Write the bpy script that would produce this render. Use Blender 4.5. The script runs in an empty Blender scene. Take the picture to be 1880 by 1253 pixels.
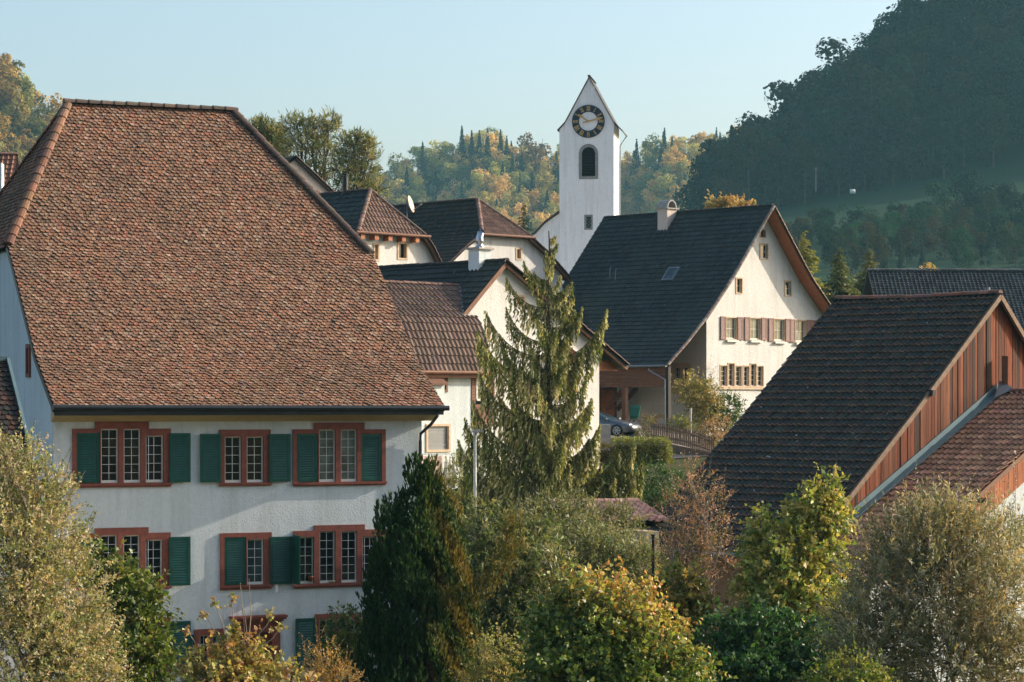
import bpy, bmesh, math, random
import numpy as np
from mathutils import Vector, Matrix

# ------------------------------------------------------------------ camera, sky, sun, exposure
scene = bpy.context.scene
COL = scene.collection
FPX, HOR, CZ = 4500.0, 735.0, 10.0        # focal length in photo pixels, horizon row, camera height
cam_d = bpy.data.cameras.new('camera')
cam_d.sensor_width = 36.0
cam_d.lens = 36.0 * FPX / 1880.0
cam_d.shift_y = (HOR - 626.5) / 1880.0
cam_d.clip_start = 0.5
cam_d.clip_end = 20000.0
cam = bpy.data.objects.new('camera', cam_d)
COL.objects.link(cam)
cam.location = (0, 0, CZ)
cam.rotation_euler = (math.radians(90), 0, 0)
scene.camera = cam

SUN_EL, SUN_AZ = math.radians(24), math.radians(17.6)   # azimuth counted from +X towards +Y
SUN = Vector((math.cos(SUN_EL) * math.cos(SUN_AZ), math.cos(SUN_EL) * math.sin(SUN_AZ), math.sin(SUN_EL)))
sun_d = bpy.data.lights.new('sun', 'SUN')
sun_d.energy = 3.85
sun_d.angle = math.radians(0.5)
sun_d.color = (1.0, 0.87, 0.70)
sun = bpy.data.objects.new('sun', sun_d)
COL.objects.link(sun)
sun.location = (60, 40, 80)
sun.rotation_euler = SUN.to_track_quat('Z', 'Y').to_euler()

world = bpy.data.worlds.new('World')
scene.world = world
world.use_nodes = True
wn = world.node_tree.nodes
bg = wn['Background']
sky = wn.new('ShaderNodeTexSky')
sky.sky_type = 'NISHITA'
sky.sun_disc = False
sky.sun_elevation = SUN_EL
sky.sun_rotation = math.radians(90) - SUN_AZ
sky.air_density = 1.0
sky.dust_density = 3.0
sky.ozone_density = 1.0
world.node_tree.links.new(sky.outputs[0], bg.inputs[0])
bg.inputs[1].default_value = 0.15
scene.view_settings.view_transform = 'Standard'
scene.view_settings.look = 'None'
scene.view_settings.exposure = 0.66
scene.view_settings.gamma = 1.0
scene.render.engine = 'CYCLES'
scene.cycles.max_bounces = 6
scene.cycles.diffuse_bounces = 3
scene.cycles.glossy_bounces = 2
scene.cycles.transmission_bounces = 3
scene.cycles.transparent_max_bounces = 4
scene.cycles.volume_bounces = 0
scene.cycles.caustics_reflective = False
scene.cycles.caustics_refractive = False
scene.cycles.use_denoising = True

HAZE = 0.00013
random.seed(11)
RNG = np.random.default_rng(11)
PI = math.pi

# ------------------------------------------------------------------ helpers
def P(px, py, Y):
    return Vector(((px - 940) / FPX * Y, Y, CZ + (HOR - py) / FPX * Y))

def sm(a, b, x):
    t = min(1.0, max(0.0, (x - a) / (b - a)))
    return t * t * (3 - 2 * t)

def lerp_tab(tab, x):
    if x <= tab[0][0]: return tab[0][1]
    for (a, va), (b, vb) in zip(tab, tab[1:]):
        if x <= b: return va + (vb - va) * (x - a) / (b - a)
    return tab[-1][1]

GT = [(0, 0.2), (60, 0.4), (76, 1.0), (84, 4.2), (92, 6.6), (105, 7.2), (118, 7.5), (135, 8.0), (200, 12), (300, 14), (480, 15), (700, 16), (1100, 18), (9000, 20)]
def ground_z(x, y):
    return lerp_tab(GT, y)

class Frame:
    """u runs along the front of a building, v goes back into it, z is up."""
    def __init__(s, px, Y, deg):
        s.o = Vector(((px - 940) / FPX * Y, Y, 0)); t = math.radians(deg)
        s.d = Vector((math.cos(t), math.sin(t), 0)); s.n = Vector((-math.sin(t), math.cos(t), 0))
    def w(s, u, v, z):
        return s.o + s.d * u + s.n * v + Vector((0, 0, z))
    def on_v(s, px, py, v):
        r = Vector(((px - 940) / FPX, 1, 0)); t = (s.o.dot(s.n) + v) / r.dot(s.n)
        return (r * t - s.o).dot(s.d), CZ + (HOR - py) / FPX * t
    def on_u(s, px, py, u):
        r = Vector(((px - 940) / FPX, 1, 0)); t = (s.o.dot(s.d) + u) / r.dot(s.d)
        return (r * t - s.o).dot(s.n), CZ + (HOR - py) / FPX * t
    def rect(s, v, x0, y0, x1, y1):
        ym, xm = (y0 + y1) / 2, (x0 + x1) / 2
        return s.on_v(x0, ym, v)[0], s.on_v(x1, ym, v)[0], s.on_v(xm, y1, v)[1], s.on_v(xm, y0, v)[1]
    def rect_u(s, u, x0, y0, x1, y1):
        ym, xm = (y0 + y1) / 2, (x0 + x1) / 2
        a, b = s.on_u(x0, ym, u)[0], s.on_u(x1, ym, u)[0]
        return min(a, b), max(a, b), s.on_u(xm, y1, u)[1], s.on_u(xm, y0, u)[1]

ORG = {}
def thing(name, label, cat, loc=(0, 0, 0), group=None):
    o = bpy.data.objects.new(name, None); COL.objects.link(o)
    o.location = loc; o.empty_display_size = 0.3
    o['label'] = label; o['category'] = cat
    if group: o['group'] = group
    ORG[o.name] = Vector(loc)
    return o
def tag(o, label, cat, group=None):
    o['label'] = label; o['category'] = cat
    if group: o['group'] = group
    return o
def finish(name, me, mat, parent=None, kind=None, org=None):
    o = bpy.data.objects.new(name, me); COL.objects.link(o)
    if mat is not None: me.materials.append(mat)
    if parent is not None:
        off = ORG[parent.name]; me.transform(Matrix.Translation(-off)); ORG[o.name] = off
        o.parent = parent
    elif org is not None:
        me.transform(Matrix.Translation(-Vector(org))); o.location = org; ORG[o.name] = Vector(org)
    else:
        ORG[o.name] = Vector((0, 0, 0))
    if kind: o['kind'] = kind
    return o

class MB:
    def __init__(s): s.v = []; s.f = []; s.c = []; s.col = (1, 1, 1)
    def add(s, pts, faces):
        b = len(s.v); s.v += [tuple(p) for p in pts]; s.c += [s.col] * len(pts)
        s.f += [tuple(b + i for i in f) for f in faces]; return s
    def poly(s, pts): return s.add(pts, [tuple(range(len(pts)))])
    def hexa(s, p): return s.add(p, [(0, 3, 2, 1), (4, 5, 6, 7), (0, 1, 5, 4), (1, 2, 6, 5), (2, 3, 7, 6), (3, 0, 4, 7)])
    def box(s, F, u0, u1, v0, v1, z0, z1):
        return s.hexa([F.w(u0, v0, z0), F.w(u1, v0, z0), F.w(u1, v1, z0), F.w(u0, v1, z0), F.w(u0, v0, z1), F.w(u1, v0, z1), F.w(u1, v1, z1), F.w(u0, v1, z1)])
    def abox(s, x0, x1, y0, y1, z0, z1):
        return s.hexa([Vector(q) for q in ((x0, y0, z0), (x1, y0, z0), (x1, y1, z0), (x0, y1, z0), (x0, y0, z1), (x1, y0, z1), (x1, y1, z1), (x0, y1, z1))])
    def prism(s, pts, off):
        n = len(pts); off = Vector(off); q = [Vector(p) for p in pts]
        return s.add(q + [p + off for p in q], [tuple(range(n - 1, -1, -1)), tuple(range(n, 2 * n))] + [(i, (i + 1) % n, n + (i + 1) % n, n + i) for i in range(n)])
    def tube(s, pts, r, n=6, r1=None, cap=True):
        pts = [Vector(p) for p in pts]; m = len(pts); vs = []; fs = []
        for i, p in enumerate(pts):
            d = (pts[min(i + 1, m - 1)] - pts[max(i - 1, 0)])
            d = d.normalized() if d.length > 1e-9 else Vector((0, 0, 1))
            a = d.cross(Vector((0, 0, 1)) if abs(d.z) < .9 else Vector((1, 0, 0))).normalized(); b = d.cross(a)
            rr = r if r1 is None else r + (r1 - r) * i / max(1, m - 1)
            vs += [p + a * (rr * math.cos(2 * PI * k / n)) + b * (rr * math.sin(2 * PI * k / n)) for k in range(n)]
        for i in range(m - 1):
            for k in range(n):
                k2 = (k + 1) % n; fs.append((i * n + k, i * n + k2, (i + 1) * n + k2, (i + 1) * n + k))
        if cap: fs += [tuple(range(n - 1, -1, -1)), tuple((m - 1) * n + k for k in range(n))]
        return s.add(vs, fs)
    def bar(s, a, b, w, h, up=(0, 0, 1)):
        """rectangular bar from a to b, w across, h along up"""
        a, b = Vector(a), Vector(b); d = (b - a).normalized(); sd = d.cross(Vector(up)).normalized() * (w / 2); uu = sd.cross(d).normalized() * (h / 2)
        return s.hexa([a - sd - uu, a + sd - uu, b + sd - uu, b - sd - uu, a - sd + uu, a + sd + uu, b + sd + uu, b - sd + uu])
    def lathe(s, c, prof, n=12, axis=Vector((0, 0, 1)), x=Vector((1, 0, 0))):
        y = axis.cross(x); vs = []; fs = []; m = len(prof)
        for r, h in prof:
            vs += [c + axis * h + x * (r * math.cos(2 * PI * k / n)) + y * (r * math.sin(2 * PI * k / n)) for k in range(n)]
        for i in range(m - 1):
            for k in range(n):
                k2 = (k + 1) % n; fs.append((i * n + k, i * n + k2, (i + 1) * n + k2, (i + 1) * n + k))
        return s.add(vs, fs)
    def build(s, name, mat, parent=None, smooth=False, kind=None, org=None, bevel=0):
        me = bpy.data.meshes.new(name); me.from_pydata(s.v, [], s.f)
        at = me.color_attributes.new('Col', 'FLOAT_COLOR', 'POINT')
        at.data.foreach_set('color', np.array([(c[0], c[1], c[2], 1) for c in s.c], dtype=np.float32).ravel())
        if smooth: me.polygons.foreach_set('use_smooth', [True] * len(me.polygons))
        bm = bmesh.new(); bm.from_mesh(me); bmesh.ops.recalc_face_normals(bm, faces=bm.faces)
        if bevel: bmesh.ops.bevel(bm, geom=bm.edges[:], offset=bevel, segments=2, affect='EDGES', clamp_overlap=True)
        bm.to_mesh(me); bm.free()
        return finish(name, me, mat, parent, kind, org)

def np_mesh(name, V, Fq, colors, mat, parent=None, kind=None, org=None):
    """V (n,3), Fq (m,k) same-size faces, colors (n,3)"""
    me = bpy.data.meshes.new(name); n, (m, k) = len(V), Fq.shape
    me.vertices.add(n); me.vertices.foreach_set('co', V.astype(np.float32).ravel())
    me.loops.add(m * k); me.loops.foreach_set('vertex_index', Fq.astype(np.int32).ravel())
    me.polygons.add(m); me.polygons.foreach_set('loop_start', np.arange(0, m * k, k, dtype=np.int32))
    me.update(calc_edges=True)
    at = me.color_attributes.new('Col', 'FLOAT_COLOR', 'POINT')
    c = np.ones((n, 4), dtype=np.float32); c[:, :3] = colors; at.data.foreach_set('color', c.ravel())
    return finish(name, me, mat, parent, kind, org)

# ------------------------------------------------------------------ materials
def new_mat(name):
    m = bpy.data.materials.new(name); m.use_nodes = True; nt = m.node_tree
    return m, nt, nt.nodes['Principled BSDF']
def N(nt, t, **kw):
    n = nt.nodes.new(t)
    for k, v in kw.items(): setattr(n, k, v)
    return n
def noise(nt, scale, detail=3, rough=.55, co=None):
    n = N(nt, 'ShaderNodeTexNoise'); n.inputs['Scale'].default_value = scale; n.inputs['Detail'].default_value = detail; n.inputs['Roughness'].default_value = rough
    if co is None:
        g = N(nt, 'ShaderNodeNewGeometry'); co = g.outputs['Position']
    nt.links.new(co, n.inputs['Vector']); return n
def ramp(nt, src, stops):
    r = N(nt, 'ShaderNodeValToRGB'); e = r.color_ramp.elements
    while len(e) < len(stops): e.new(.5)
    for i, (p, c) in enumerate(stops): e[i].position = p; e[i].color = (*c, 1) if len(c) == 3 else c
    nt.links.new(src, r.inputs[0]); return r
def mix(nt, fac, a, b, mode='MIX'):
    m = N(nt, 'ShaderNodeMixRGB', blend_type=mode)
    for i, x in enumerate((fac, a, b)):
        if isinstance(x, (int, float)): m.inputs[i].default_value = x
        elif isinstance(x, tuple): m.inputs[i].default_value = (*x, 1)
        else: nt.links.new(x, m.inputs[i])
    return m.outputs[0]
def bump(nt, h, strength, dist, b):
    n = N(nt, 'ShaderNodeBump'); n.inputs['Strength'].default_value = strength; n.inputs['Distance'].default_value = dist
    nt.links.new(h, n.inputs['Height']); nt.links.new(n.outputs[0], b.inputs['Normal'])

def paint(name, c, rough=.5, var=.12, bumpy=0.0, scale=6.0, spec=.4, metal=0):
    m, nt, b = new_mat(name)
    n = noise(nt, scale, 4)
    r = ramp(nt, n.outputs[0], [(.3, tuple(x * (1 - var) for x in c)), (.7, tuple(min(1, x * (1 + var)) for x in c))])
    nt.links.new(r.outputs[0], b.inputs['Base Color']); b.inputs['Roughness'].default_value = rough
    b.inputs['Specular IOR Level'].default_value = spec; b.inputs['Metallic'].default_value = metal
    if bumpy: bump(nt, noise(nt, scale * 4, 3).outputs[0], bumpy, .02, b)
    return m
def plaster(name, c, grain=9.0, strength=.6, dist=.03, stain=.10):
    m, nt, b = new_mat(name)
    big = noise(nt, .45, 5, .65); fine = noise(nt, 7, 3)
    r1 = ramp(nt, big.outputs[0], [(.25, tuple(x * (1 - stain) for x in c)), (.6, c)])
    r2 = ramp(nt, fine.outputs[0], [(.3, (.93, .93, .92)), (.6, (1, 1, 1))])
    g = N(nt, 'ShaderNodeNewGeometry'); mp = N(nt, 'ShaderNodeMapping'); mp.inputs['Scale'].default_value = (2.6, 2.6, .22); nt.links.new(g.outputs['Position'], mp.inputs[0])
    r3 = ramp(nt, noise(nt, 1.0, 5, .65, mp.outputs[0]).outputs[0], [(.32, (.86, .86, .84)), (.52, (1, 1, 1))])
    nt.links.new(mix(nt, 1.0, mix(nt, 1.0, r1.outputs[0], r2.outputs[0], 'MULTIPLY'), r3.outputs[0], 'MULTIPLY'), b.inputs['Base Color'])
    b.inputs['Roughness'].default_value = .9; b.inputs['Specular IOR Level'].default_value = .2
    bn = noise(nt, grain, 4, .7)
    bump(nt, bn.outputs[0], strength, dist, b); return m
def attr_mat(name, rough=.8, speck=None, speck_t=.68, speck_scale=9.0, var=.25, bumpy=.3, spec=.25, blotch=None):
    """colour from the Col attribute, small tone noise, optional lichen specks and large patches"""
    m, nt, b = new_mat(name)
    a = N(nt, 'ShaderNodeVertexColor', layer_name='Col')
    n = noise(nt, 14, 4)
    r = ramp(nt, n.outputs[0], [(.3, (1 - var,) * 3), (.7, (1, 1, 1))])
    c = mix(nt, 1.0, a.outputs[0], r.outputs[0], 'MULTIPLY')
    if blotch:
        bb = noise(nt, .35, 6, .72); rb = ramp(nt, bb.outputs[0], [(.45, (0, 0, 0)), (.75, (.75, .75, .75))])
        c = mix(nt, rb.outputs[0], c, blotch)
    if speck:
        s = noise(nt, speck_scale, 2); rs = ramp(nt, s.outputs[0], [(speck_t, (0, 0, 0)), (speck_t + .03, (1, 1, 1))])
        c = mix(nt, rs.outputs[0], c, speck)
    nt.links.new(c, b.inputs['Base Color']); b.inputs['Roughness'].default_value = rough; b.inputs['Specular IOR Level'].default_value = spec
    if bumpy: bump(nt, noise(nt, 40, 3).outputs[0], bumpy, .01, b)
    return m
def leaf_mat(name, trans=.35, rough=.5, spec=.35, tint=(1.0, 1.0, .55)):
    m, nt, b = new_mat(name)
    a = N(nt, 'ShaderNodeVertexColor', layer_name='Col')
    nt.links.new(a.outputs[0], b.inputs['Base Color']); b.inputs['Roughness'].default_value = rough; b.inputs['Specular IOR Level'].default_value = spec
    t = N(nt, 'ShaderNodeBsdfTranslucent'); nt.links.new(mix(nt, 1.0, a.outputs[0], tint, 'MULTIPLY'), t.inputs[0])
    x = N(nt, 'ShaderNodeMixShader'); x.inputs[0].default_value = trans
    nt.links.new(b.outputs[0], x.inputs[1]); nt.links.new(t.outputs[0], x.inputs[2]); nt.links.new(x.outputs[0], nt.nodes['Material Output'].inputs[0])
    return m
def wood_mat(name, rough=.75):
    m, nt, b = new_mat(name)
    a = N(nt, 'ShaderNodeVertexColor', layer_name='Col')
    g = N(nt, 'ShaderNodeNewGeometry'); mp = N(nt, 'ShaderNodeMapping'); mp.inputs['Scale'].default_value = (14, 14, 1.2)
    nt.links.new(g.outputs['Position'], mp.inputs[0])
    n = noise(nt, 1.0, 6, .7, mp.outputs[0]); r = ramp(nt, n.outputs[0], [(.25, (.35, .33, .32)), (.5, (.85, .85, .85)), (.75, (1.25, 1.2, 1.15))])
    nt.links.new(mix(nt, 1.0, a.outputs[0], r.outputs[0], 'MULTIPLY'), b.inputs['Base Color'])
    b.inputs['Roughness'].default_value = rough; b.inputs['Specular IOR Level'].default_value = .2
    bump(nt, n.outputs[0], .5, .02, b); return m
def glass_mat(name, c=(.012, .016, .018), rough=.06):
    m, nt, b = new_mat(name)
    n = noise(nt, 2.2, 2); r = ramp(nt, n.outputs[0], [(.3, tuple(x * .5 for x in c)), (.75, tuple(x * 1.6 for x in c))])
    nt.links.new(r.outputs[0], b.inputs['Base Color']); b.inputs['Roughness'].default_value = rough; b.inputs['Specular IOR Level'].default_value = .6
    bump(nt, noise(nt, 3.0, 2).outputs[0], .06, .02, b); return m

M = {}
M['plaster'] = plaster('white_roughcast', (.68, .745, .765), 18, .65, .03)
M['plaster_cream'] = plaster('cream_roughcast', (.77, .745, .71), 12, .9, .035)
M['plaster_smooth'] = plaster('smooth_white_plaster', (.78, .77, .76), 14, .25, .02)
M['plaster_pink'] = plaster('pale_pink_plaster', (.70, .60, .52), 10, .3, .02)
M['church'] = plaster('church_limewash', (.92, .91, .90), 5, .3, .03, .06)
M['sandstone'] = paint('red_painted_stone', (.22, .062, .040), .7, .22, .2)
M['tanstone'] = paint('tan_stone', (.60, .45, .31), .8, .15, .2)
M['greystone'] = paint('grey_stone', (.26, .25, .24), .8, .15, .2)
M['white_paint'] = paint('white_window_paint', (.72, .72, .68), .45, .05)
M['green_paint'] = paint('dark_green_shutter_paint', (.006, .07, .05), .36, .2, .0, 5, .5)
M['brown_shutter'] = paint('dusty_red_brown_paint', (.24, .125, .10), .6, .12)
M['dark_metal'] = paint('dark_painted_metal', (.018, .022, .024), .4, .2, 0, 4, .5)
M['grey_metal'] = paint('grey_metal', (.22, .235, .245), .45, .1, 0, 3, .5, .3)
M['steel'] = paint('bright_steel', (.45, .46, .48), .34, .06, 0, 3, .5, 1.0)
M['zinc'] = paint('blue_grey_flashing', (.13, .20, .22), .45, .12, 0, 3, .4)
M['soffit'] = paint('cream_soffit_paint', (.50, .38, .17), .75, .08)
M['brown_wood'] = paint('brown_stained_wood', (.17, .07, .035), .65, .2, .15, 5)
M['orange_wood'] = paint('orange_stained_wood', (.40, .13, .045), .6, .15, .1, 5)
M['dark_wood'] = paint('dark_wood', (.035, .028, .024), .7, .2, .15, 5)
M['wood_attr'] = wood_mat('weathered_boards')
M['bark'] = paint('grey_brown_bark', (.10, .08, .06), .9, .3, .5, 12, .1)
M['bark_pale'] = paint('pale_twigs', (.26, .22, .17), .9, .25, .3, 12, .1)
M['glass'] = glass_mat('dark_window_glass', (.008, .011, .012), .05)
M['glass_curtain'] = glass_mat('curtained_window_glass', (.13, .15, .12), .12)
M['glass_blue'] = glass_mat('blue_window_glass', (.03, .06, .075), .08)
M['tile_red'] = attr_mat('old_beavertail_tiles', .85, (.42, .36, .28), .70, 5.0, .35, .4, .25, (.13, .095, .06))
M['tile_brown'] = attr_mat('brown_interlocking_tiles', .85, None, .7, 6, .25, .2, .15)
M['tile_dark'] = attr_mat('dark_mossy_tiles', .62, (.35, .34, .30), .715, 6.0, .3, .3, .3)
M['tile_plain'] = attr_mat('dark_clean_tiles', .55, (.22, .25, .23), .72, 5.0, .25, .15, .38, (.065, .085, .07))
M['cap'] = attr_mat('ridge_cap_tiles', .8, None, .7, 6, .3, .3)
M['leaf'] = leaf_mat('leaves', .38, .42, .42)
M['leaf_dry'] = leaf_mat('dry_leaves', .40, .48, .36, (1, .9, .5))
M['needle'] = leaf_mat('needles', .28, .6, .2, (1, 1, .4))
M['hill_leaf'] = leaf_mat('distant_leaves', .38, .8, .1, (1, .95, .5))
M['terracotta'] = paint('terracotta', (.36, .12, .06), .8, .15)
M['concrete'] = paint('concrete', (.36, .34, .31), .85, .15, .3, 4)
M['asphalt'] = paint('asphalt', (.055, .052, .05), .9, .2, .4, 8)

# ------------------------------------------------------------------ architecture helpers
def wall(mb, F, v, u0, u1, z0, top, holes=(), step=.4):
    """sheet in the plane v, from z0 up to top(u), with rectangular holes (u0,u1,z0,z1)"""
    us = {u0, u1}
    for h in holes: us |= {h[0], h[1]}
    n = max(1, int((u1 - u0) / step))
    us |= {u0 + (u1 - u0) * i / n for i in range(n + 1)}
    us = sorted(x for x in us if u0 - 1e-6 <= x <= u1 + 1e-6)
    for a, b in zip(us, us[1:]):
        if b - a < 1e-5: continue
        m = (a + b) / 2; lo = z0
        for h in sorted([h for h in holes if h[0] < m < h[1]], key=lambda h: h[2]):
            mb.poly([F.w(a, v, lo), F.w(b, v, lo), F.w(b, v, h[2]), F.w(a, v, h[2])]); lo = h[3]
        mb.poly([F.w(a, v, lo), F.w(b, v, lo), F.w(b, v, top(b)), F.w(a, v, top(a))])
class Swap:
    """the same building seen with u and v exchanged, for side walls"""
    def __init__(s, F): s.F = F; s.d = F.n; s.n = F.d; s.o = F.o
    def w(s, u, v, z): return s.F.w(v, u, z)

def prof_fn(prof):
    """polyline [(t,z)...] rising -> function s -> (t, z, nt, nz) with smoothed normals, and total length"""
    L = [0.0]
    for (a, b), (c, d) in zip(prof, prof[1:]): L.append(L[-1] + math.hypot(c - a, d - b))
    ang = [math.atan2(d - b, abs(c - a)) for (a, b), (c, d) in zip(prof, prof[1:])]
    sg = 1 if prof[-1][0] > prof[0][0] else -1
    mids = [(L[i] + L[i + 1]) / 2 for i in range(len(ang))]
    def f(s):
        i = 0
        while i < len(ang) - 1 and s > L[i + 1]: i += 1
        k = (s - L[i]) / (L[i + 1] - L[i]); t = prof[i][0] + k * (prof[i + 1][0] - prof[i][0]); z = prof[i][1] + k * (prof[i + 1][1] - prof[i][1])
        a = lerp_tab(list(zip(mids, ang)), s)
        return t, z, -math.sin(a) * sg, math.cos(a)
    return f, L

def slope_map(F, prof, axis):
    """axis 'v': across is u and the slope climbs in v; 'u': across is v and the slope climbs in u"""
    f, L = prof_fn(prof)
    def m(a, s, h):
        t, z, nt, nz = f(s)
        return F.w(a, t + nt * h, z + nz * h) if axis == 'v' else F.w(t + nt * h, a, z + nz * h)
    return m, L
def plane_map(O, A, S):
    A = Vector(A).normalized(); S = Vector(S); S = (S - A * S.dot(A)).normalized(); n = A.cross(S)
    if n.z < 0: n = -n
    return lambda a, s, h: O + A * a + S * s + n * h

def jitcol(c, j, rnd):
    k = 1 + rnd.uniform(-j, j); return tuple(max(0.002, x * k * (1 + rnd.uniform(-j * .3, j * .3))) for x in c)

def tile_roof(name, mat, parent, poly, mp, kind, pitch, width, pal, jit=.25, seed=1, rough=0.012, slab=.14, deck=(.03, .025, .02), wave=0.0, rowline=None):
    """poly: convex outline in (across, up-slope). Tiles are laid row by row, trimmed to the outline and mapped onto the roof."""
    rnd = random.Random(seed)
    vs, fs, cs = [], [], []
    a0, a1 = min(p[0] for p in poly), max(p[0] for p in poly); s0, s1 = min(p[1] for p in poly), max(p[1] for p in poly)
    def put(pts, faces, c):
        b = len(vs); vs.extend(pts); cs.extend([c] * len(pts)); fs.extend([tuple(b + i for i in f) for f in faces])
    ns, na = max(2, int((s1 - s0) / .35)), max(1, int((a1 - a0) / 1.5))
    for h in (-.03, -slab):
        pts = [(a0 + (a1 - a0) * i / na, s0 + (s1 - s0) * j / ns, h) for j in range(ns + 1) for i in range(na + 1)]
        put(pts, [(j * (na + 1) + i, j * (na + 1) + i + 1, (j + 1) * (na + 1) + i + 1, (j + 1) * (na + 1) + i) for j in range(ns) for i in range(na)], deck)
    rows, cols = int((s1 - s0) / pitch) + 1, int((a1 - a0) / width) + 2
    wob = [rnd.uniform(-1, 1) for _ in range(60)]
    for r in range(rows):
        s = s0 + r * pitch
        if kind == 'biber':
            for c in range(cols):
                a = a0 + (c + .5 * (r % 2)) * width
                hh = rnd.uniform(-rough, rough) * .5; ss = s + rnd.uniform(-1, 1) * rough + wave * math.sin(a * .9 + s * .6) ; tw = rnd.uniform(-1, 1) * rough
                w = width * .5 * rnd.uniform(.93, .99); t = .014 + rnd.random() * .012; up = .045 + hh
                lo = ss - .02
                top = [(a - w, ss + pitch * 1.25, .0), (a + w, ss + pitch * 1.25, .0), (a + w, lo + .05 + tw, up), (a + w * .55, lo + .008 + tw, up), (a, lo, up), (a - w * .55, lo + .008 - tw, up), (a - w, lo + .05 - tw, up)]
                bot = [(x, y, z - t - .02) for x, y, z in top[2:]]
                put(top + bot, [(0, 1, 2, 3, 4, 5, 6), (2, 7, 8, 3), (3, 8, 9, 4), (4, 9, 10, 5), (5, 10, 11, 6)], jitcol(rnd.choice(pal), jit, rnd))
        else:
            rl = rnd.uniform(-.006, .006)
            for c in range(cols):
                a = a0 + c * width; ss = s + rl + rnd.uniform(-1, 1) * rough * .4; up = .05 + rnd.uniform(-1, 1) * rough * .5
                q = [(0, .054), (.10, .062), (.24, .018), (.50, .004), (.74, .006), (.88, .034), (1.0, .054)] if kind == 'pan' else [(0, .016), (.08, .018), (.14, .002), (.5, .0), (.55, .010), (.61, .0), (.96, .002), (1.0, .016)]
                k = len(q)
                f_ = [(a + x * width, ss - .015, up + z) for x, z in q]; g_ = [(a + x * width, ss + pitch * 1.05, z - .004) for x, z in q]; b_ = [(x, y, z - .04) for x, y, z in f_]
                cc = jitcol(rnd.choice(pal), jit, rnd)
                put(f_ + g_, [(i, i + 1, k + i + 1, k + i) for i in range(k - 1)], cc)
                if rowline is not None: cc = tuple(.5 * p + .5 * q2 for p, q2 in zip(cc, jitcol(rowline, .4, rnd)))
                put(f_ + b_, [(i, i + 1, k + i + 1, k + i) for i in range(k - 1)], cc)
                if rowline is not None:
                    e_ = [(x, y + .055, z - .0015) for x, y, z in f_]
                    put([(x, y, z + .002) for x, y, z in f_] + e_, [(i, i + 1, k + i + 1, k + i) for i in range(k - 1)], cc)
    me = bpy.data.meshes.new(name); me.from_pydata(vs, [], fs)
    at = me.color_attributes.new('Col', 'FLOAT_COLOR', 'POINT'); at.data.foreach_set('color', np.array([(*c, 1) for c in cs], dtype=np.float32).ravel())
    bm = bmesh.new(); bm.from_mesh(me)
    ca = (sum(p[0] for p in poly) / len(poly), sum(p[1] for p in poly) / len(poly))
    for p, q in zip(poly, poly[1:] + poly[:1]):
        n = Vector((q[1] - p[1], -(q[0] - p[0]), 0))
        if n.length < 1e-6: continue
        n.normalize()
        if n.dot(Vector((ca[0] - p[0], ca[1] - p[1], 0))) > 0: n = -n
        bmesh.ops.bisect_plane(bm, geom=bm.verts[:] + bm.edges[:] + bm.faces[:], plane_co=Vector((p[0], p[1], 0)) + n * .02, plane_no=n, clear_outer=True, dist=1e-5)
    for v in bm.verts: v.co = mp(v.co.x, v.co.y, v.co.z)
    bm.to_mesh(me); bm.free()
    return finish(name, me, mat, parent)

def caps(mb, pts, r, seg, pal, rnd, lift=.03):
    """overlapping half-round cap tiles along a polyline"""
    pts = [Vector(p) for p in pts]; L = [0]
    for a, b in zip(pts, pts[1:]): L.append(L[-1] + (b - a).length)
    def at(s):
        s = min(max(s, 0), L[-1] - 1e-6); i = 0
        while s > L[i + 1]: i += 1
        return pts[i] + (pts[i + 1] - pts[i]) * ((s - L[i]) / (L[i + 1] - L[i]))
    n = max(1, int(L[-1] / seg)); seg = L[-1] / n
    for i in range(n):
        a, b = at(i * seg - .02), at((i + 1) * seg + .03); d = (b - a).normalized(); sd = d.cross(Vector((0, 0, 1))).normalized(); up = sd.cross(d)
        j = Vector((0, 0, rnd.uniform(-.008, .008) + lift)); vs = []
        for p, rr in ((a, r * 1.08), (b, r * .9)):
            vs += [p + j + sd * (rr * math.cos(t)) + up * (rr * .8 * math.sin(t) - .03) for t in [PI * k / 6 for k in range(7)]]
        mb.col = jitcol(rnd.choice(pal), .22, rnd)
        mb.add(vs, [(k, k + 1, 7 + k + 1, 7 + k) for k in range(6)] + [tuple(range(7)), tuple(range(13, 6, -1))])

def lattice(F, parent, v, u0, u1, z0, z1, cols, rows, glass='glass', fw=.038, bar=.014, sill=True, name='sash', dep=.05):
    """one glazed light: white frame with glazing bars, and the pane behind"""
    s = MB()
    for a, b, c, d in ((u0, u0 + fw, z0, z1), (u1 - fw, u1, z0, z1), (u0 + fw, u1 - fw, z0, z0 + fw), (u0 + fw, u1 - fw, z1 - fw, z1)): s.box(F, a, b, v, v + dep, c, d)
    for i in range(1, cols):
        x = u0 + fw + (u1 - u0 - 2 * fw) * i / cols; s.box(F, x - bar / 2, x + bar / 2, v + .012, v + dep - .01, z0 + fw, z1 - fw)
    for j in range(1, rows):
        z = z0 + fw + (z1 - z0 - 2 * fw) * j / rows; s.box(F, u0 + fw, u1 - fw, v + .014, v + dep - .012, z - bar / 2, z + bar / 2)
    if sill: s.box(F, u0 + .003, u1 - .003, v - .035, v - .002, z0 - .004, z0 + .075)
    o = s.build(name, M['white_paint'], parent)
    g = MB(); g.poly([F.w(u0 + fw * .6, v + .03, z0 + fw * .6), F.w(u1 - fw * .6, v + .03, z0 + fw * .6), F.w(u1 - fw * .6, v + .03, z1 - fw * .6), F.w(u0 + fw * .6, v + .03, z1 - fw * .6)])
    g.build('pane', M[glass], parent)
    return o

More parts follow.
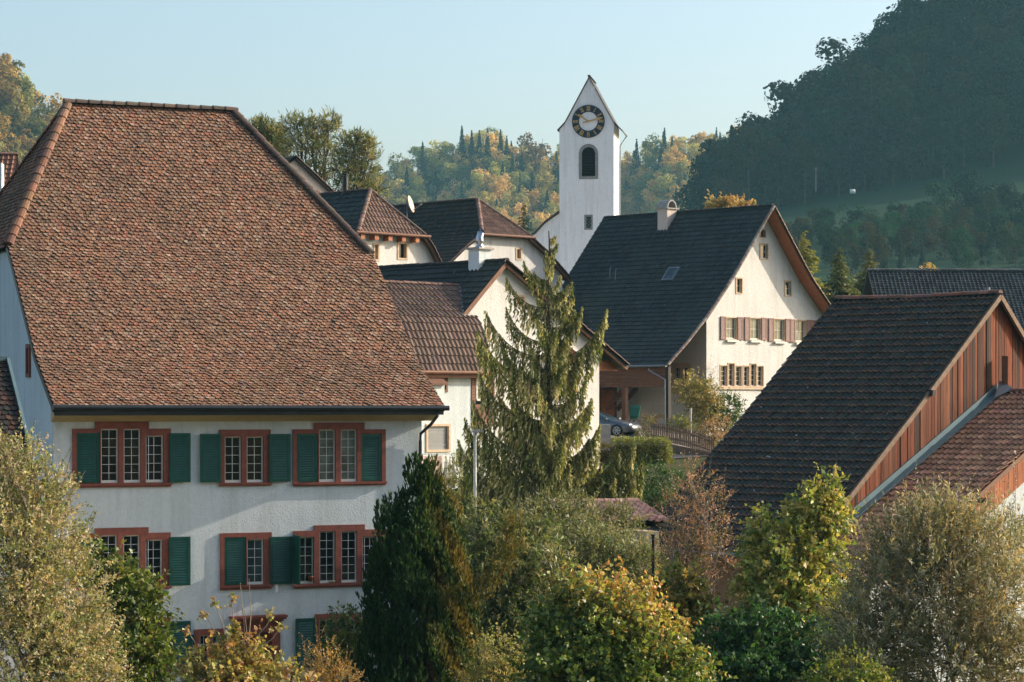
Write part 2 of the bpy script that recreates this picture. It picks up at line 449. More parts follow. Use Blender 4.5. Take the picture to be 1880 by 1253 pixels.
def shutter(F, parent, v, u0, u1, z0, z1, mat, slats=17, th=.04):
    s = MB(); fw = min(.085, (u1 - u0) * .2)
    for a, b, c, d in ((u0, u0 + fw, z0, z1), (u1 - fw, u1, z0, z1), (u0 + fw, u1 - fw, z0, z0 + fw * 1.1), (u0 + fw, u1 - fw, z1 - fw * 1.1, z1)): s.box(F, a, b, v, v + th, c, d)
    lo, hi = z0 + fw * 1.1, z1 - fw * 1.1; h = (hi - lo) / slats
    for i in range(slats):
        z = lo + i * h
        s.hexa([F.w(u0 + fw, v + .004, z), F.w(u1 - fw, v + .004, z), F.w(u1 - fw, v + .03, z + h * .75), F.w(u0 + fw, v + .03, z + h * .75), F.w(u0 + fw, v + .004, z + .012), F.w(u1 - fw, v + .004, z + .012), F.w(u1 - fw, v + .03, z + h * .75 + .012), F.w(u0 + fw, v + .03, z + h * .75 + .012)])
    s.box(F, u0 + fw, u1 - fw, v + .032, v + .037, lo, hi)
    return s.build('shutter', mat, parent)
# ================================================================== SETTING: ground and hills
def grid_mesh(name, xs, ys, zf, mat, kind='structure'):
    V = np.array([(x, y, zf(x, y)) for y in ys for x in xs]); n = len(xs)
    Fq = np.array([(j * n + i, j * n + i + 1, (j + 1) * n + i + 1, (j + 1) * n + i) for j in range(len(ys) - 1) for i in range(n - 1)])
    return np_mesh(name, V, Fq, np.ones((len(V), 3)), mat, None, kind)
def ground_mat(name, a, b_, c, scale=.25):
    m, nt, b = new_mat(name)
    n = noise(nt, scale, 6, .65); r = ramp(nt, n.outputs[0], [(.3, a), (.52, b_), (.75, c)])
    f = noise(nt, 9, 4); rf = ramp(nt, f.outputs[0], [(.3, (.6, .6, .6)), (.7, (1.1, 1.1, 1.1))])
    nt.links.new(mix(nt, 1, r.outputs[0], rf.outputs[0], 'MULTIPLY'), b.inputs['Base Color']); b.inputs['Roughness'].default_value = .95
    b.inputs['Specular IOR Level'].default_value = .1
    bump(nt, f.outputs[0], .6, .1, b); return m
M['ground'] = ground_mat('garden_earth_and_grass', (.035, .05, .014), (.06, .07, .02), (.11, .085, .045))
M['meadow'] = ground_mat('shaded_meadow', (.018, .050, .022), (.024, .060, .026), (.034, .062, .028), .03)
M['forest_floor'] = ground_mat('forest_floor', (.03, .04, .018), (.045, .05, .02), (.07, .05, .025), .05)

xs = sorted(set([-9000, -3000, -1200, -500, -250] + list(range(-120, 121, 8)) + [250, 500, 1200, 3000, 9000]))
ys = sorted(set([-9000, -2000, -300, -50, 0] + list(range(20, 240, 4)) + [300, 480, 700, 1100, 2000, 4000, 9000]))
grid_mesh('ground', xs, ys, ground_z, M['ground'])

MIDT = [(-200, 60), (-120, 100), (-75, 118), (-55, 127), (-30, 139), (-10, 139), (20, 131), (60, 128), (80, 133), (98, 137), (125, 138), (170, 150), (260, 160)]
def hill_mid_z(x, y):
    zc = lerp_tab(MIDT, x) + 4 + 3 * sm(60, 90, x) - 2 * math.sin(x * .13)
    d = 1350 - y
    if d >= 0: z = zc - .5 * d + 7 * math.sin(x * .075 + d * .018) * sm(0, 50, d) - 5 * sm(0, 40, d)
    else: z = zc + .25 * d
    return max(z, 5)
def hill_right_z(x, y):
    C = min(210.0, 63 + (x - 62) * .83) if x > 56 else 58 - (56 - x) * 1.1
    E = min(C - 1, 62 + (x - 62) * .165) if x > 56 else C - 1
    if y > 765: z = C - .35 * (y - 765)
    elif y > 700: z = E + (C - E) * (y - 700) / 65
    else: z = 33 + (E - 33) * max(0, (y - 470)) / 230 if y > 470 else 33 - (470 - y) * .22
    return max(z, 6)
def hill_left_z(x, y):
    zc = 120 - (x + 186) * .92 if x > -240 else 174
    d = 900 - y
    return max(zc - .75 * d if d > 0 else zc + .3 * d, 5)
grid_mesh('hill_middle', list(np.arange(-200, 300, 10)), list(np.arange(1040, 1560, 12)), hill_mid_z, M['forest_floor'])
grid_mesh('hill_right', list(np.arange(-40, 340, 8)), list(np.arange(380, 1040, 12)), hill_right_z, M['meadow'])
grid_mesh('hill_left', list(np.arange(-420, -40, 10)), list(np.arange(720, 1080, 12)), hill_left_z, M['forest_floor'])

def added_hill_rear_z(x, y):
    return max(-1.0, min(150.0, (-70 - y) * .62 + 6 * math.sin(x * .05) + 4 * math.sin(x * .021 + y * .06)))
grid_mesh('hill_rear', list(np.arange(-420, 341, 20)), list(np.arange(-560, -40, 12)), added_hill_rear_z, M['forest_floor'])  # unseen hill added behind the camera to dim skylight on the facades

# road and bank by the fence
rb = MB()
rp = [(-4, 96), (3, 108), (7.2, 113.5), (9.5, 118), (14, 124), (24, 130)]
pts = []
for x, y in rp: pts.append(Vector((x, y, ground_z(x, y) + .02)))
for a, b in zip(pts, pts[1:]):
    d = (b - a); sd = Vector((d.y, -d.x, 0)).normalized() * 2.0
    rb.poly([a + sd, b + sd, b - sd, a - sd])
rb.build('road', M['asphalt'], None, kind='structure')
yb = MB(); yb.poly([Vector((x, y, ground_z(x, y) + .03)) for x, y in ((3.6, 118), (9, 119), (9, 134), (1, 134), (1, 124))])
yb.build('forecourt', M['asphalt'], None, kind='structure')

cy = MB(); cy.poly([Vector((x, y, ground_z(x, y) + .4)) for x, y in ((-28, 150), (40, 152), (40, 215), (-28, 215))]); cy.build('added_bounce_ground', plaster('pale_bounce_ground', (.60, .57, .52), 10, .5, .03, .1), None, kind='structure')  # hidden pale sheet added to bounce sunlight up onto the church tower
# ================================================================== MAIN HOUSE
RND = random.Random(5)
F1 = Frame(98, 71, 23.5)
UL, UR = F1.on_v(100, 745, -.7)[0], F1.on_v(815, 748, -.7)[0]
W1 = F1.on_v(774, 900, 0)[0]
ZE = (F1.on_v(100, 745, -.7)[1] + F1.on_v(815, 748, -.7)[1]) / 2
pr = [F1.on_u(px, py, UR) for px, py in ((766, 659), (733, 572), (704, 496), (690, 462))]
VT, ZT = pr[-1][0] * .5 + F1.on_u(8, 450, UL)[0] * .5, pr[-1][1] * .5 + F1.on_u(8, 450, UL)[1] * .5
sc = (VT + .7) / (pr[-1][0] + .7)
prof1 = [(-.7, ZE)] + [(-.7 + (v + .7) * sc, z) for v, z in pr[:3]] + [(VT, ZT)]
VR = 9.9
rl, rr = F1.on_v(125, 191, VR), F1.on_v(428, 204, VR)
ZR = (rl[1] + rr[1]) / 2
prof1.append((VR, ZR))
print('H1', UL, UR, W1, ZE, prof1, rl, rr)
h1 = thing('manor_house', 'big white house with a tall red tiled half hipped roof and dark green shutters', 'house', F1.w(0, 0, .6))
mp1, L1 = slope_map(F1, prof1, 'v')
sT, sR = L1[-2], L1[-1]
RED = [(.32, .165, .10), (.36, .19, .115), (.28, .145, .09), (.39, .22, .14), (.25, .135, .09), (.35, .19, .12), (.31, .17, .105), (.22, .135, .095), (.37, .165, .10), (.34, .21, .14), (.42, .27, .19)]
roof1 = tile_roof('roof', M['tile_red'], h1, [(UL, 0), (UR, 0), (UR, sT), (rr[0], sR), (rl[0], sR), (UL, sT)], mp1, 'biber', .143, .158, RED, .19, 3, .026, wave=.018)
VB = 2 * VR - VT
for u0, ua, sg in ((UL, rl[0], 1), (UR, rr[0], -1)):
    O = F1.w(u0, VT, ZT); A = F1.n; S = F1.w(ua, VR, ZR) - F1.w(u0, VR, ZT); sl = S.length; S.normalize()
    tile_roof('roof', M['tile_red'], h1, [(0, -.15), (VB - VT, -.15), (VR - VT, sl)], plane_map(O, A, S), 'biber', .15, .165, RED, .35, 8 + sg, .02)
b = MB(); b.col = (.18, .075, .045)
b.poly([F1.w(UL, VB, ZT), F1.w(UR, VB, ZT), F1.w(rr[0], VR, ZR), F1.w(rl[0], VR, ZR)])
b.poly([F1.w(UL, 2 * VR + .7, ZE), F1.w(UR, 2 * VR + .7, ZE), F1.w(UR, VB, ZT), F1.w(UL, VB, ZT)])
b.build('roof', M['tile_red'], h1)
cb = MB()
CAPC = [(.26, .13, .085), (.22, .12, .085), (.30, .16, .10)]
caps(cb, [F1.w(rl[0] - .15, VR, ZR + .02), F1.w(rr[0] + .15, VR, ZR + .02)], .17, .42, [(.15, .11, .085), (.12, .09, .07), (.18, .12, .09)], RND)
for u0, ua in ((UL, rl[0]), (UR, rr[0])):
    hp = [F1.w(u0, VT - .05, ZT - .08), F1.w(u0 + (ua - u0) * .45, VT + (VR - VT) * .45, ZT + (ZR - ZT) * .45 - .02), F1.w(ua, VR, ZR)]
    caps(cb, hp, .17, .40, CAPC if u0 < 5 else [(.12, .085, .065), (.10, .075, .06)], RND, .05)
    caps(cb, [F1.w(u0, VB, ZT), F1.w(ua, VR, ZR)], .15, .42, CAPC, RND)
cb.build('ridge_cap', M['cap'], h1)
# verge boards, gutter, soffit
for u in (UL - .02, UR + .0):
    vb = MB(); pp = [F1.w(u, t, z - .10) for t, z in prof1[:-1]]
    for a, c in zip(pp, pp[1:]): vb.bar(a, c, .05, .16)
    vb.build('verge_board', M['dark_metal'], h1)
g = MB(); g.tube([F1.w(UL - .05, -.80, ZE - .02), F1.w(UR + .12, -.80, ZE - .06)], .08, 10)
g.box(F1, UL, UR, -.68, -.60, ZE - .26, ZE - .03)
g.build('gutter', M['dark_metal'], h1)
dp = MB(); q = [F1.w(UR - .22, -.74, ZE - .05), F1.w(UR - .22, -.74, ZE - .28), F1.w(UR - .34, -.5, ZE - .55), F1.w(W1 - .08, -.12, ZE - .85), F1.w(W1 - .08, -.10, ZE - 1.1), F1.w(W1 - .08, -.10, 1.0)]
dp.tube(q, .05, 8); dp.build('downpipe', M['dark_metal'], h1)
so = MB(); so.prism([F1.w(UL + .06, -.60, ZE - .22), F1.w(UL + .06, -.25, ZE - .34), F1.w(UL + .06, -.0, ZE - .45), F1.w(UL + .06, -.0, ZE + .1), F1.w(UL + .06, -.60, ZE - .05)], F1.d * (UR - UL - .15))
so.build('cornice', M['soffit'], h1)

# --- windows of the facade: (outer x0, x1, bottom y, [lintel segments x0,x1,top y], [openings x0,x1,top y,bottom y,kind])
WINS = [
 (132.2, 313, 895, [(132.2, 174.3, 787.3), (174.3, 272.7, 775), (272.7, 313, 787.3)], [(140.2, 183.3, 795.4, 887, 'shut'), (184.8, 216.8, 787.5, 886, 'lat6'), (226.4, 258, 787.5, 886, 'lat6'), (267, 299.7, 799.8, 886, 'lat5')], [(311.5, 350, 795.6, 886)]),
 (402, 496.4, 892.5, [(402, 496.4, 789)], [(412, 442.8, 801.7, 886, 'lat5'), (452.4, 483.4, 801.7, 886, 'lat5')], [(367.5, 406, 797, 886), (494.5, 533.7, 797, 885)]),
 (537, 707.4, 891.8, [(537, 576.2, 788.5), (576.2, 668.7, 776), (668.7, 707.4, 788.5)], [(544.3, 583.5, 796.6, 884, 'shut'), (585, 615.5, 788.6, 883.7, 'cur6'), (625, 655, 788.6, 883.7, 'cur6'), (662.6, 700, 796.6, 884, 'shut')], []),
 (131, 312.8, 1083.5, [(131, 173.3, 980), (173.3, 272.1, 969.3), (272.1, 312.8, 978.3)], [(140.2, 182.5, 988, 1077, 'shut'), (184.6, 214.8, 982.6, 1075.7, 'lat6'), (225.7, 256.7, 982.6, 1075.7, 'lat6'), (266.8, 297.8, 991, 1075.7, 'lat5')], [(311, 349.8, 986, 1075.7)]),
 (403.6, 498, 1082.5, [(403.6, 498, 978.5)], [(411.4, 451.5, 986.5, 1074.5, 'shut'), (453, 484, 990, 1071, 'blu5')], [(496.5, 537, 985.8, 1073)]),
 (538.5, 714, 1078, [(538.5, 577.7, 975), (577.7, 669, 964), (669, 714, 972)], [(546.8, 575.8, 986, 1068.5, 'lat5'), (586, 615, 975.4, 1068.5, 'lat6'), (626, 655, 975.4, 1068.5, 'lat6'), (664.7, 695, 985, 1068.5, 'lat5')], []),
 (225, 312.8, 1238, [(225, 312.8, 1133.7)], [(233, 258, 1146, 1230, 'lat4'), (267, 298, 1146, 1230, 'lat4')], [(310.5, 350, 1141, 1222)]),
 (356.3, 414.3, 1238, [(356.3, 414.3, 1155)], [(366, 384, 1166, 1230, 'lat4'), (389, 407, 1166, 1230, 'lat4')], [(350.8, 357.2, 1166, 1228)]),
 (577.7, 662, 1237, [(577.7, 662, 1126.5)], [(585, 614, 1137, 1229, 'lat5'), (623, 653, 1137, 1229, 'lat5')], [(543, 580, 1135.7, 1226)]),
]
holes = []
for x0, x1, yb_, segs, ops, shs in WINS:
    u0, u1, zb, _ = F1.rect(0, x0, yb_ - 10, x1, yb_)
    w_ = MB()
    zt_of = lambda u: max(s[3] for s in sg_ if s[0] - .02 <= u <= s[1] + .02)
    sg_ = []
    for a, c, yt in segs:
        ua, uc, _, z_ = F1.rect(0, a, yt, c, yt + 10); sg_.append((ua, uc, zb, z_)); holes.append((ua + .01, uc - .01, zb + .01, z_ - .01))
    op = []
    for a, c, yt, yo, k in ops:
        ua, uc, zo, zt = F1.rect(0, a, yt, c, yo); op.append((ua, uc, zo, zt, k))
    zs = min(o[2] for o in op)
    w_.box(F1, u0, u1, -.065, .24, zb, zs)                                     # sill
    w_.box(F1, u0 - .02, u1 + .02, -.11, -.066, zs - .075, zs - .01)
    edges = [u0] + [x for o in op for x in o[:2]] + [u1]
    for i in range(0, len(edges), 2):
        a, c = edges[i], edges[i + 1]
        cuts = sorted([a, c] + [s[0] for s in sg_ if a < s[0] < c])
        for p_, q_ in zip(cuts, cuts[1:]):
            if q_ - p_ > .004: w_.box(F1, p_, q_, -.05, .24, zs, zt_of((p_ + q_) / 2))
    for ua, uc, zo, zt, k in op:
        cuts = sorted([ua, uc] + [s[0] for s in sg_ if ua < s[0] < uc])
        for p_, q_ in zip(cuts, cuts[1:]):
            if q_ - p_ > .004: w_.box(F1, p_, q_, -.05, .24, zt, zt_of((p_ + q_) / 2))
    wo = w_.build('window', M['sandstone'], h1)
    for ua, uc, zo, zt, k in op:
        if k == 'shut': shutter(F1, h1, -.03, ua + .01, uc - .01, zs + .015, zt - .01, M['green_paint'])
        else: lattice(F1, wo, .04, ua + .004, uc - .004, zs + .004, zt - .004, 2, int(k[3]), {'lat': 'glass', 'cur': 'glass_curtain', 'blu': 'glass_blue'}[k[:3]])
    for a, c, yt, yo in shs:
        ua, uc, zo, zt = F1.rect(-.1, a, yt, c, yo); shutter(F1, h1, -.105, ua, uc, zo, zt, M['green_paint'])
# half-open leaf standing out from the wall beside the right-hand middle window
sh = MB(); ua, _, zo, zt = F1.rect(-.2, 541, 983, 545, 1073)
sh.box(F1, ua, ua + .04, -.62, -.06, zo, zt)
sh.build('shutter', M['green_paint'], h1)
# door with moulded red hood
du0, du1, dz0, dz1 = F1.rect(0, 430, 1143, 513.6, 1300); dz0 = .7
holes.append((du0 + .01, du1 - .01, dz0, dz1))
d_ = MB()
d_.box(F1, du0, du0 + .26, -.06, .25, dz0, dz1 - .3); d_.box(F1, du1 - .26, du1, -.06, .25, dz0, dz1 - .3); d_.box(F1, du0, du1, -.06, .25, dz1 - .3, dz1)
for i, (e, zz) in enumerate(((.02, -.02), (.07, .05), (.13, .11), (.16, .17))):
    d_.box(F1, du0 - e, du1 + e, -.08 - e * 1.4, .02, dz1 + zz - .02, dz1 + zz + .045 + (.001 * i))
door = d_.build('door_surround', M['sandstone'], h1)
dd = MB(); dd.box(F1, du0 + .27, du1 - .27, .12, .18, dz0, dz1 - .31)
for i in range(2):
    for j in range(3):
        uu = du0 + .27 + (du1 - du0 - .54) * (i + .08) / 2; dd.box(F1, uu, uu + (du1 - du0 - .54) * .42, .10, .125, dz0 + .15 + j * .7, dz0 + .75 + j * .7)
do = dd.build('door', M['brown_wood'], h1)
hd = MB(); hd.tube([F1.w(du1 - .36, .08, dz0 + 1.0), F1.w(du1 - .46, .06, dz0 + 1.0)], .015, 6); hd.build('handle', M['steel'], do)
wm = MB()
pf1 = prof_fn(prof1)[0]
ptab = [(t, z) for t, z in prof1]
gtop = lambda v: min(lerp_tab(ptab, v if v <= VR else 2 * VR - v), ZT) - .06
wall(wm, F1, 0, 0, W1, 0, lambda u: ZE - .2, holes, .8)
S1 = Swap(F1)
gw = F1.rect_u(0, 50, 632, 57, 693)
wall(wm, S1, 0, 0, 2 * VR, 0, gtop, [(gw[0], gw[1], gw[2], gw[3])], .5)
wall(wm, S1, W1, 0, 2 * VR, 0, gtop, (), .5)
wall(wm, F1, 2 * VR, 0, W1, 0, lambda u: ZE - .2, (), 2)
wm.build('wall', M['plaster'], h1)
gwm = MB(); a_, b_, c_, d4 = gw
gwm.box(F1, -.06, .2, a_, a_ + .12, c_, d4); gwm.box(F1, -.06, .2, b_ - .12, b_, c_, d4); gwm.box(F1, -.06, .2, a_ + .12, b_ - .12, c_, c_ + .12); gwm.box(F1, -.06, .2, a_ + .12, b_ - .12, d4 - .12, d4)
go = gwm.build('window', M['sandstone'], h1)
pg = MB(); pg.poly([F1.w(.1, a_ + .12, c_ + .12), F1.w(.1, b_ - .12, c_ + .12), F1.w(.1, b_ - .12, d4 - .12), F1.w(.1, a_ + .12, d4 - .12)]); pg.build('pane', M['glass'], go)

def flowerpot(px, py, h, label, plant):
    uu, zz = F1.on_v(px, py, -.03); c = F1.w(uu, -.035, zz)
    t = thing('flowerpot', label, 'flowerpot', c, 'clay pots on the window sills')
    m = MB(); m.lathe(c, [(0.001, 0), (.055, 0), (.075, h * .8), (.085, h * .8), (.085, h), (.07, h), (.065, h * .85), (.001, h * .85)], 14); m.build('pot', M['terracotta'], t, True)
    p = MB(); rd = random.Random(int(px))
    if plant:
        for i in range(26):
            a, l = rd.uniform(0, 6.28), rd.uniform(.05, .13); d = Vector((math.cos(a) * .6, math.sin(a) * .6, rd.uniform(.5, 1.2))).normalized(); s_ = d.cross(Vector((0, 0, 1))).normalized() * .014; q0 = c + Vector((0, 0, h * .85))
            p.col = (.06, .09, .03); p.poly([q0, q0 + d * l * .5 + s_, q0 + d * l, q0 + d * l * .5 - s_])
        p.build('plant', M['leaf'], t)
flowerpot(291, 1075, .17, 'clay flowerpot on the red sill behind the bush at the left middle floor window', True)
flowerpot(570, 1068, .16, 'clay flowerpot with a small plant on the red sill right of the open shutter', True)
uu, zz = F1.on_v(610, 1068.5, -.03); c = F1.w(uu, -.035, zz)
m = MB(); m.lathe(c, [(.001, 0), (.09, 0), (.10, .03), (.085, .03), (.001, .015)], 14)
tag(m.build('clay_saucer', M['tanstone'], None, True, org=c), 'low pale clay saucer on the red window sill below the tall lattice lights', 'saucer')

# side building left of the main house
FS = Frame(14, 67.6, 23.5)
t = thing('outbuilding', 'side building with dark brown tiled roof against the left wall of the big white house', 'outbuilding', FS.w(-3, 0, .6))
a0, a1 = FS.on_v(60, 858, -3.2), FS.on_v(12, 664, 0)
ue = a0[0] + .05; vt, zt = FS.on_u(12, 664, ue); vb_, zb = FS.on_u(60, 858, ue)
mp, L = slope_map(FS, [(vb_ - 1.6, zb - (zt - zb) / (vt - vb_) * 1.6), (vt, zt)], 'v')
tile_roof('roof', M['tile_dark'], t, [(ue - 6, 0), (ue, 0), (ue, L[-1]), (ue - 6, L[-1])], mp, 'biber', .20, .19, [(.07, .04, .028), (.05, .035, .028), (.10, .05, .03), (.035, .03, .027)], .35, 21, .02)
m = MB(); m.bar(FS.w(ue + .03, vb_ - 1.6, zb - (zt - zb) / (vt - vb_) * 1.6 + .02), FS.w(ue + .03, vt, zt + .04), .08, .2); m.bar(FS.w(ue - 6, vt + .02, zt + .08), FS.w(ue + .05, vt + .02, zt + .08), .2, .12)
m.build('flashing', M['zinc'], t)
m = MB(); zbt = zb - (zt - zb) / (vt - vb_) * 1.2
m.box(FS, ue - 5.9, ue - .15, vb_ - 1.1, vt, .2, zbt - .1); m.build('wall', M['plaster_cream'], t)

# ================================================================== BARN AND RED-ROOFED ANNEX (right)
F4 = Frame(1835, 78, 45)
U4, Z4 = F4.on_v(1835, 541, -.15)
ft = F4.on_v(1560, 905, -.15); rt = F4.on_v(1880, 618, -.15)
sl = (Z4 - ft[1]) / (U4 - ft[0]); sr = (Z4 - rt[1]) / (rt[0] - U4)
UE4 = F4.on_v(1470, 1022, -.15)[0]; ZE4 = Z4 - sl * (U4 - UE4)
VB4 = F4.on_u(1535, 549, U4)[0]
print('H4', U4, Z4, sl, sr, UE4, ZE4, VB4)
h4 = thing('barn', 'barn with a big dark mossy tiled roof and a weathered reddish board gable', 'barn', F4.w(-5, 2, 1.0))
DARK = [(.040, .047, .036), (.034, .046, .037), (.052, .050, .036), (.028, .041, .036), (.062, .050, .034)]
prof4 = [(UE4, ZE4), (U4 - 4.5, Z4 - sl * 4.5 - .10), (U4, Z4)]
mp4, L4 = slope_map(F4, prof4, 'u')
tile_roof('roof', M['tile_dark'], h4, [(-.15, 0), (VB4, 0), (VB4, L4[-1]), (-.15, L4[-1])], mp4, 'pan', .34, .215, DARK, .35, 31, .02, rowline=(.30, .155, .09))
m = MB(); m.col = (.05, .04, .03); m.prism([F4.w(U4, -.15, Z4), F4.w(U4 + 8, -.15, Z4 - sr * 8), F4.w(U4 + 8, VB4, Z4 - sr * 8), F4.w(U4, VB4, Z4)], (0, 0, -.1))
m.build('roof', M['tile_dark'], h4)
m = MB(); caps(m, [F4.w(U4, VB4, Z4 + .03), F4.w(U4, VB4 * .5, Z4 - .03), F4.w(U4, -.2, Z4 + .04)], .14, .36, [(.26, .11, .07), (.30, .15, .11), (.22, .12, .09)], RND, .04); m.build('ridge_cap', M['cap'], h4)
# boards of the gable
m = MB(); rd = random.Random(9)
zlo = lambda u: 1.2
u = UE4 + .25
while u < U4 + 7.2:
    wd = rd.uniform(.12, .19); top = lambda x: (Z4 - sl * (U4 - x) if x < U4 else Z4 - sr * (x - U4)) - .14
    k = rd.uniform(.6, 1.25); base = rd.choice([(.21, .052, .017), (.28, .072, .024), (.15, .042, .018), (.09, .036, .022), (.23, .08, .035), (.05, .028, .02), (.17, .06, .028)])
    m.col = tuple(x * k for x in base); o_ = rd.uniform(0, .025)
    m.hexa([F4.w(u, .0 - o_, 1.2), F4.w(u + wd - .012, .0 - o_, 1.2), F4.w(u + wd - .012, .06, 1.2), F4.w(u, .06, 1.2), F4.w(u, .0 - o_, top(u)), F4.w(u + wd - .012, .0 - o_, top(u + wd)), F4.w(u + wd - .012, .06, top(u + wd)), F4.w(u, .06, top(u))])
    u += wd
m.build('gable_boards', M['wood_attr'], h4)
m = MB(); m.bar(F4.w(UE4, -.18, ZE4 - .06), F4.w(U4 - 4.5, -.18, prof4[1][1] - .06), .10, .16); m.bar(F4.w(U4 - 4.5, -.18, prof4[1][1] - .06), F4.w(U4, -.18, Z4 - .06), .10, .16); m.bar(F4.w(U4, -.18, Z4 - .06), F4.w(U4 + 8, -.18, Z4 - sr * 8 - .06), .10, .16)
m.build('verge_board', paint('greyed_verge_wood', (.23, .155, .105), .85, .25, .3, 6), h4)
m = MB(); m.bar(F4.w(-.12, -.28, CZ + .45), F4.w(-.12, -.28, CZ + 1.4), .16, .16, (0, 1, 0)); m.build('post', M['brown_wood'], h4)
for px, py in ((1708, 722),):
    uu, zz = F4.on_v(px, py, -.2); m = MB(); m.bar(F4.w(uu, -.35, zz), F4.w(uu, .1, zz + .02), .16, .18); m.build('purlin_end', M['dark_wood'], h4)
m = MB(); m.tube([F4.w(UE4 - .1, -.2, ZE4 - .03), F4.w(UE4 - .1, VB4 + .1, ZE4 - .05)], .07, 8); m.build('gutter', M['grey_metal'], h4)
m = MB(); m.poly([F4.w(UE4 + .6, 0.1, .3), F4.w(UE4 + .6, VB4 - .1, .3), F4.w(UE4 + .6, VB4 - .1, ZE4 + .3), F4.w(UE4 + .6, 0.1, ZE4 + .3)])
m.poly([F4.w(UE4 + .6, VB4 - .15, .3), F4.w(U4 + 7, VB4 - .15, .3), F4.w(U4 + 7, VB4 - .15, Z4 - sr * 7 - .1), F4.w(U4, VB4 - .15, Z4 - .1), F4.w(UE4 + .6, VB4 - .15, ZE4 + .3)])
m.build('wall', plaster('barn_plaster', (.48, .32, .20), 8, .5, .02, .2), h4)

# annex: ridge runs from the barn gable towards the viewer
uR5, zR5 = F4.on_v(1830, 722, 0); uf5, zf5 = F4.on_v(1550, 965, 0)
s5 = (zR5 - zf5) / (uR5 - uf5)
def on_plane5(px, py):
    r = Vector(((px - 940) / FPX, 1, (HOR - py) / FPX)); # z = zR5 + s5*(u-uR5)
    # u = (r.xy*t - o).d ; z = CZ + r.z t
    k = Vector((r.x, r.y, 0)).dot(F4.d); t_ = (zR5 - CZ - s5 * (F4.o.dot(F4.d) + uR5)) / (r.z - s5 * k)
    p = r * t_; return (Vector((p.x, p.y, 0)) - F4.o).dot(F4.d), (Vector((p.x, p.y, 0)) - F4.o).dot(F4.n)
VF5 = on_plane5(1880, 832)[1]
print('H5', uR5, zR5, uf5, zf5, s5, VF5, on_plane5(1745, 945))
h5 = thing('barn_annex', 'low barn annex with a red brown tiled roof and orange boards along its verge', 'annex', F4.w(-4, VF5 / 2, 1))
prof5 = [(uf5 - 2.6, zf5 - s5 * 2.6), (uR5, zR5)]
mp5, L5 = slope_map(F4, prof5, 'u')
tile_roof('roof', M['tile_brown'], h5, [(VF5, 0), (-.02, 0), (-.02, L5[-1]), (VF5, L5[-1])], mp5, 'pan', .34, .21, [(.50, .255, .155), (.43, .22, .135), (.54, .29, .18), (.38, .195, .125)], .22, 41, .014)
m = MB(); m.col = (.16, .07, .045); m.prism([F4.w(uR5, VF5, zR5), F4.w(uR5 + 8, VF5, zR5 - s5 * 8), F4.w(uR5 + 8, -.02, zR5 - s5 * 8), F4.w(uR5, -.02, zR5)], (0, 0, -.1)); m.build('roof', M['tile_brown'], h5)
m = MB(); caps(m, [F4.w(uR5, -.02, zR5 + .03), F4.w(uR5, VF5, zR5 + .03)], .13, .36, [(.28, .13, .09), (.33, .18, .13)], RND, .04); m.build('ridge_cap', M['cap'], h5)
m = MB(); m.bar(F4.w(uf5 - 2.6, -.14, zf5 - s5 * 2.6 + .1), F4.w(uR5, -.14, zR5 + .1), .30, .05, (0, 0, 1)); m.bar(F4.w(uf5 - 2.6, -.04, zf5 - s5 * 2.6 + .2), F4.w(uR5, -.04, zR5 + .2), .04, .2); m.build('flashing', M['zinc'], h5)
m = MB(); p0 = F4.w(uR5, -.1, zR5 + .12); m.add([p0 + Vector((0, 0, .28)), p0 - F4.d * .65 - F4.n * .25 + Vector((0, 0, -.28)), p0 + F4.d * .5 - F4.n * .25 + Vector((0, 0, -.2)), p0 - F4.n * .55 + Vector((0, 0, .02))], [(0, 1, 3), (0, 3, 2)]); m.build('flashing', M['grey_metal'], h5)
m = MB(); rd = random.Random(12); u = uf5 - 2.4
while u < uR5 + 7:
    wd = rd.uniform(.2, .28); zz = lambda x: (zR5 - s5 * abs(x - uR5)) - .12; k = rd.uniform(.8, 1.15); m.col = (.42 * k, .15 * k, .065 * k)
    m.hexa([F4.w(u, VF5 + .12, zz(u) - .85), F4.w(u + wd - .012, VF5 + .12, zz(u + wd) - .85), F4.w(u + wd - .012, VF5 + .16, zz(u + wd) - .85), F4.w(u, VF5 + .16, zz(u) - .85), F4.w(u, VF5 + .12, zz(u)), F4.w(u + wd - .012, VF5 + .12, zz(u + wd)), F4.w(u + wd - .012, VF5 + .16, zz(u + wd)), F4.w(u, VF5 + .16, zz(u))]); u += wd
m.build('gable_boards', M['wood_attr'], h5)
m = MB(); m.bar(F4.w(uf5 - 2.6, VF5, zf5 - s5 * 2.6 - .05), F4.w(uR5, VF5, zR5 - .05), .06, .14)
uu, vv = on_plane5(1790, 905); m.bar(F4.w(uu, VF5 - .25, zR5 - s5 * (uR5 - uu) - .22), F4.w(uu, VF5 + .3, zR5 - s5 * (uR5 - uu) - .2), .14, .16); m.build('verge_board', M['brown_wood'], h5)
m = MB(); wall(m, F4, VF5 + 1.3, uf5 - 1.6, uR5 + 6, .2, lambda x: (zR5 - s5 * abs(x - uR5)) - .3); m.poly([F4.w(uf5 - 1.6, VF5 + 1.3, .2), F4.w(uf5 - 1.6, 0, .2), F4.w(uf5 - 1.6, 0, zf5 - s5 * 1.6 - .2), F4.w(uf5 - 1.6, VF5 + 1.3, zf5 - s5 * 1.6 - .2)])
m.build('wall', M['plaster'], h5)

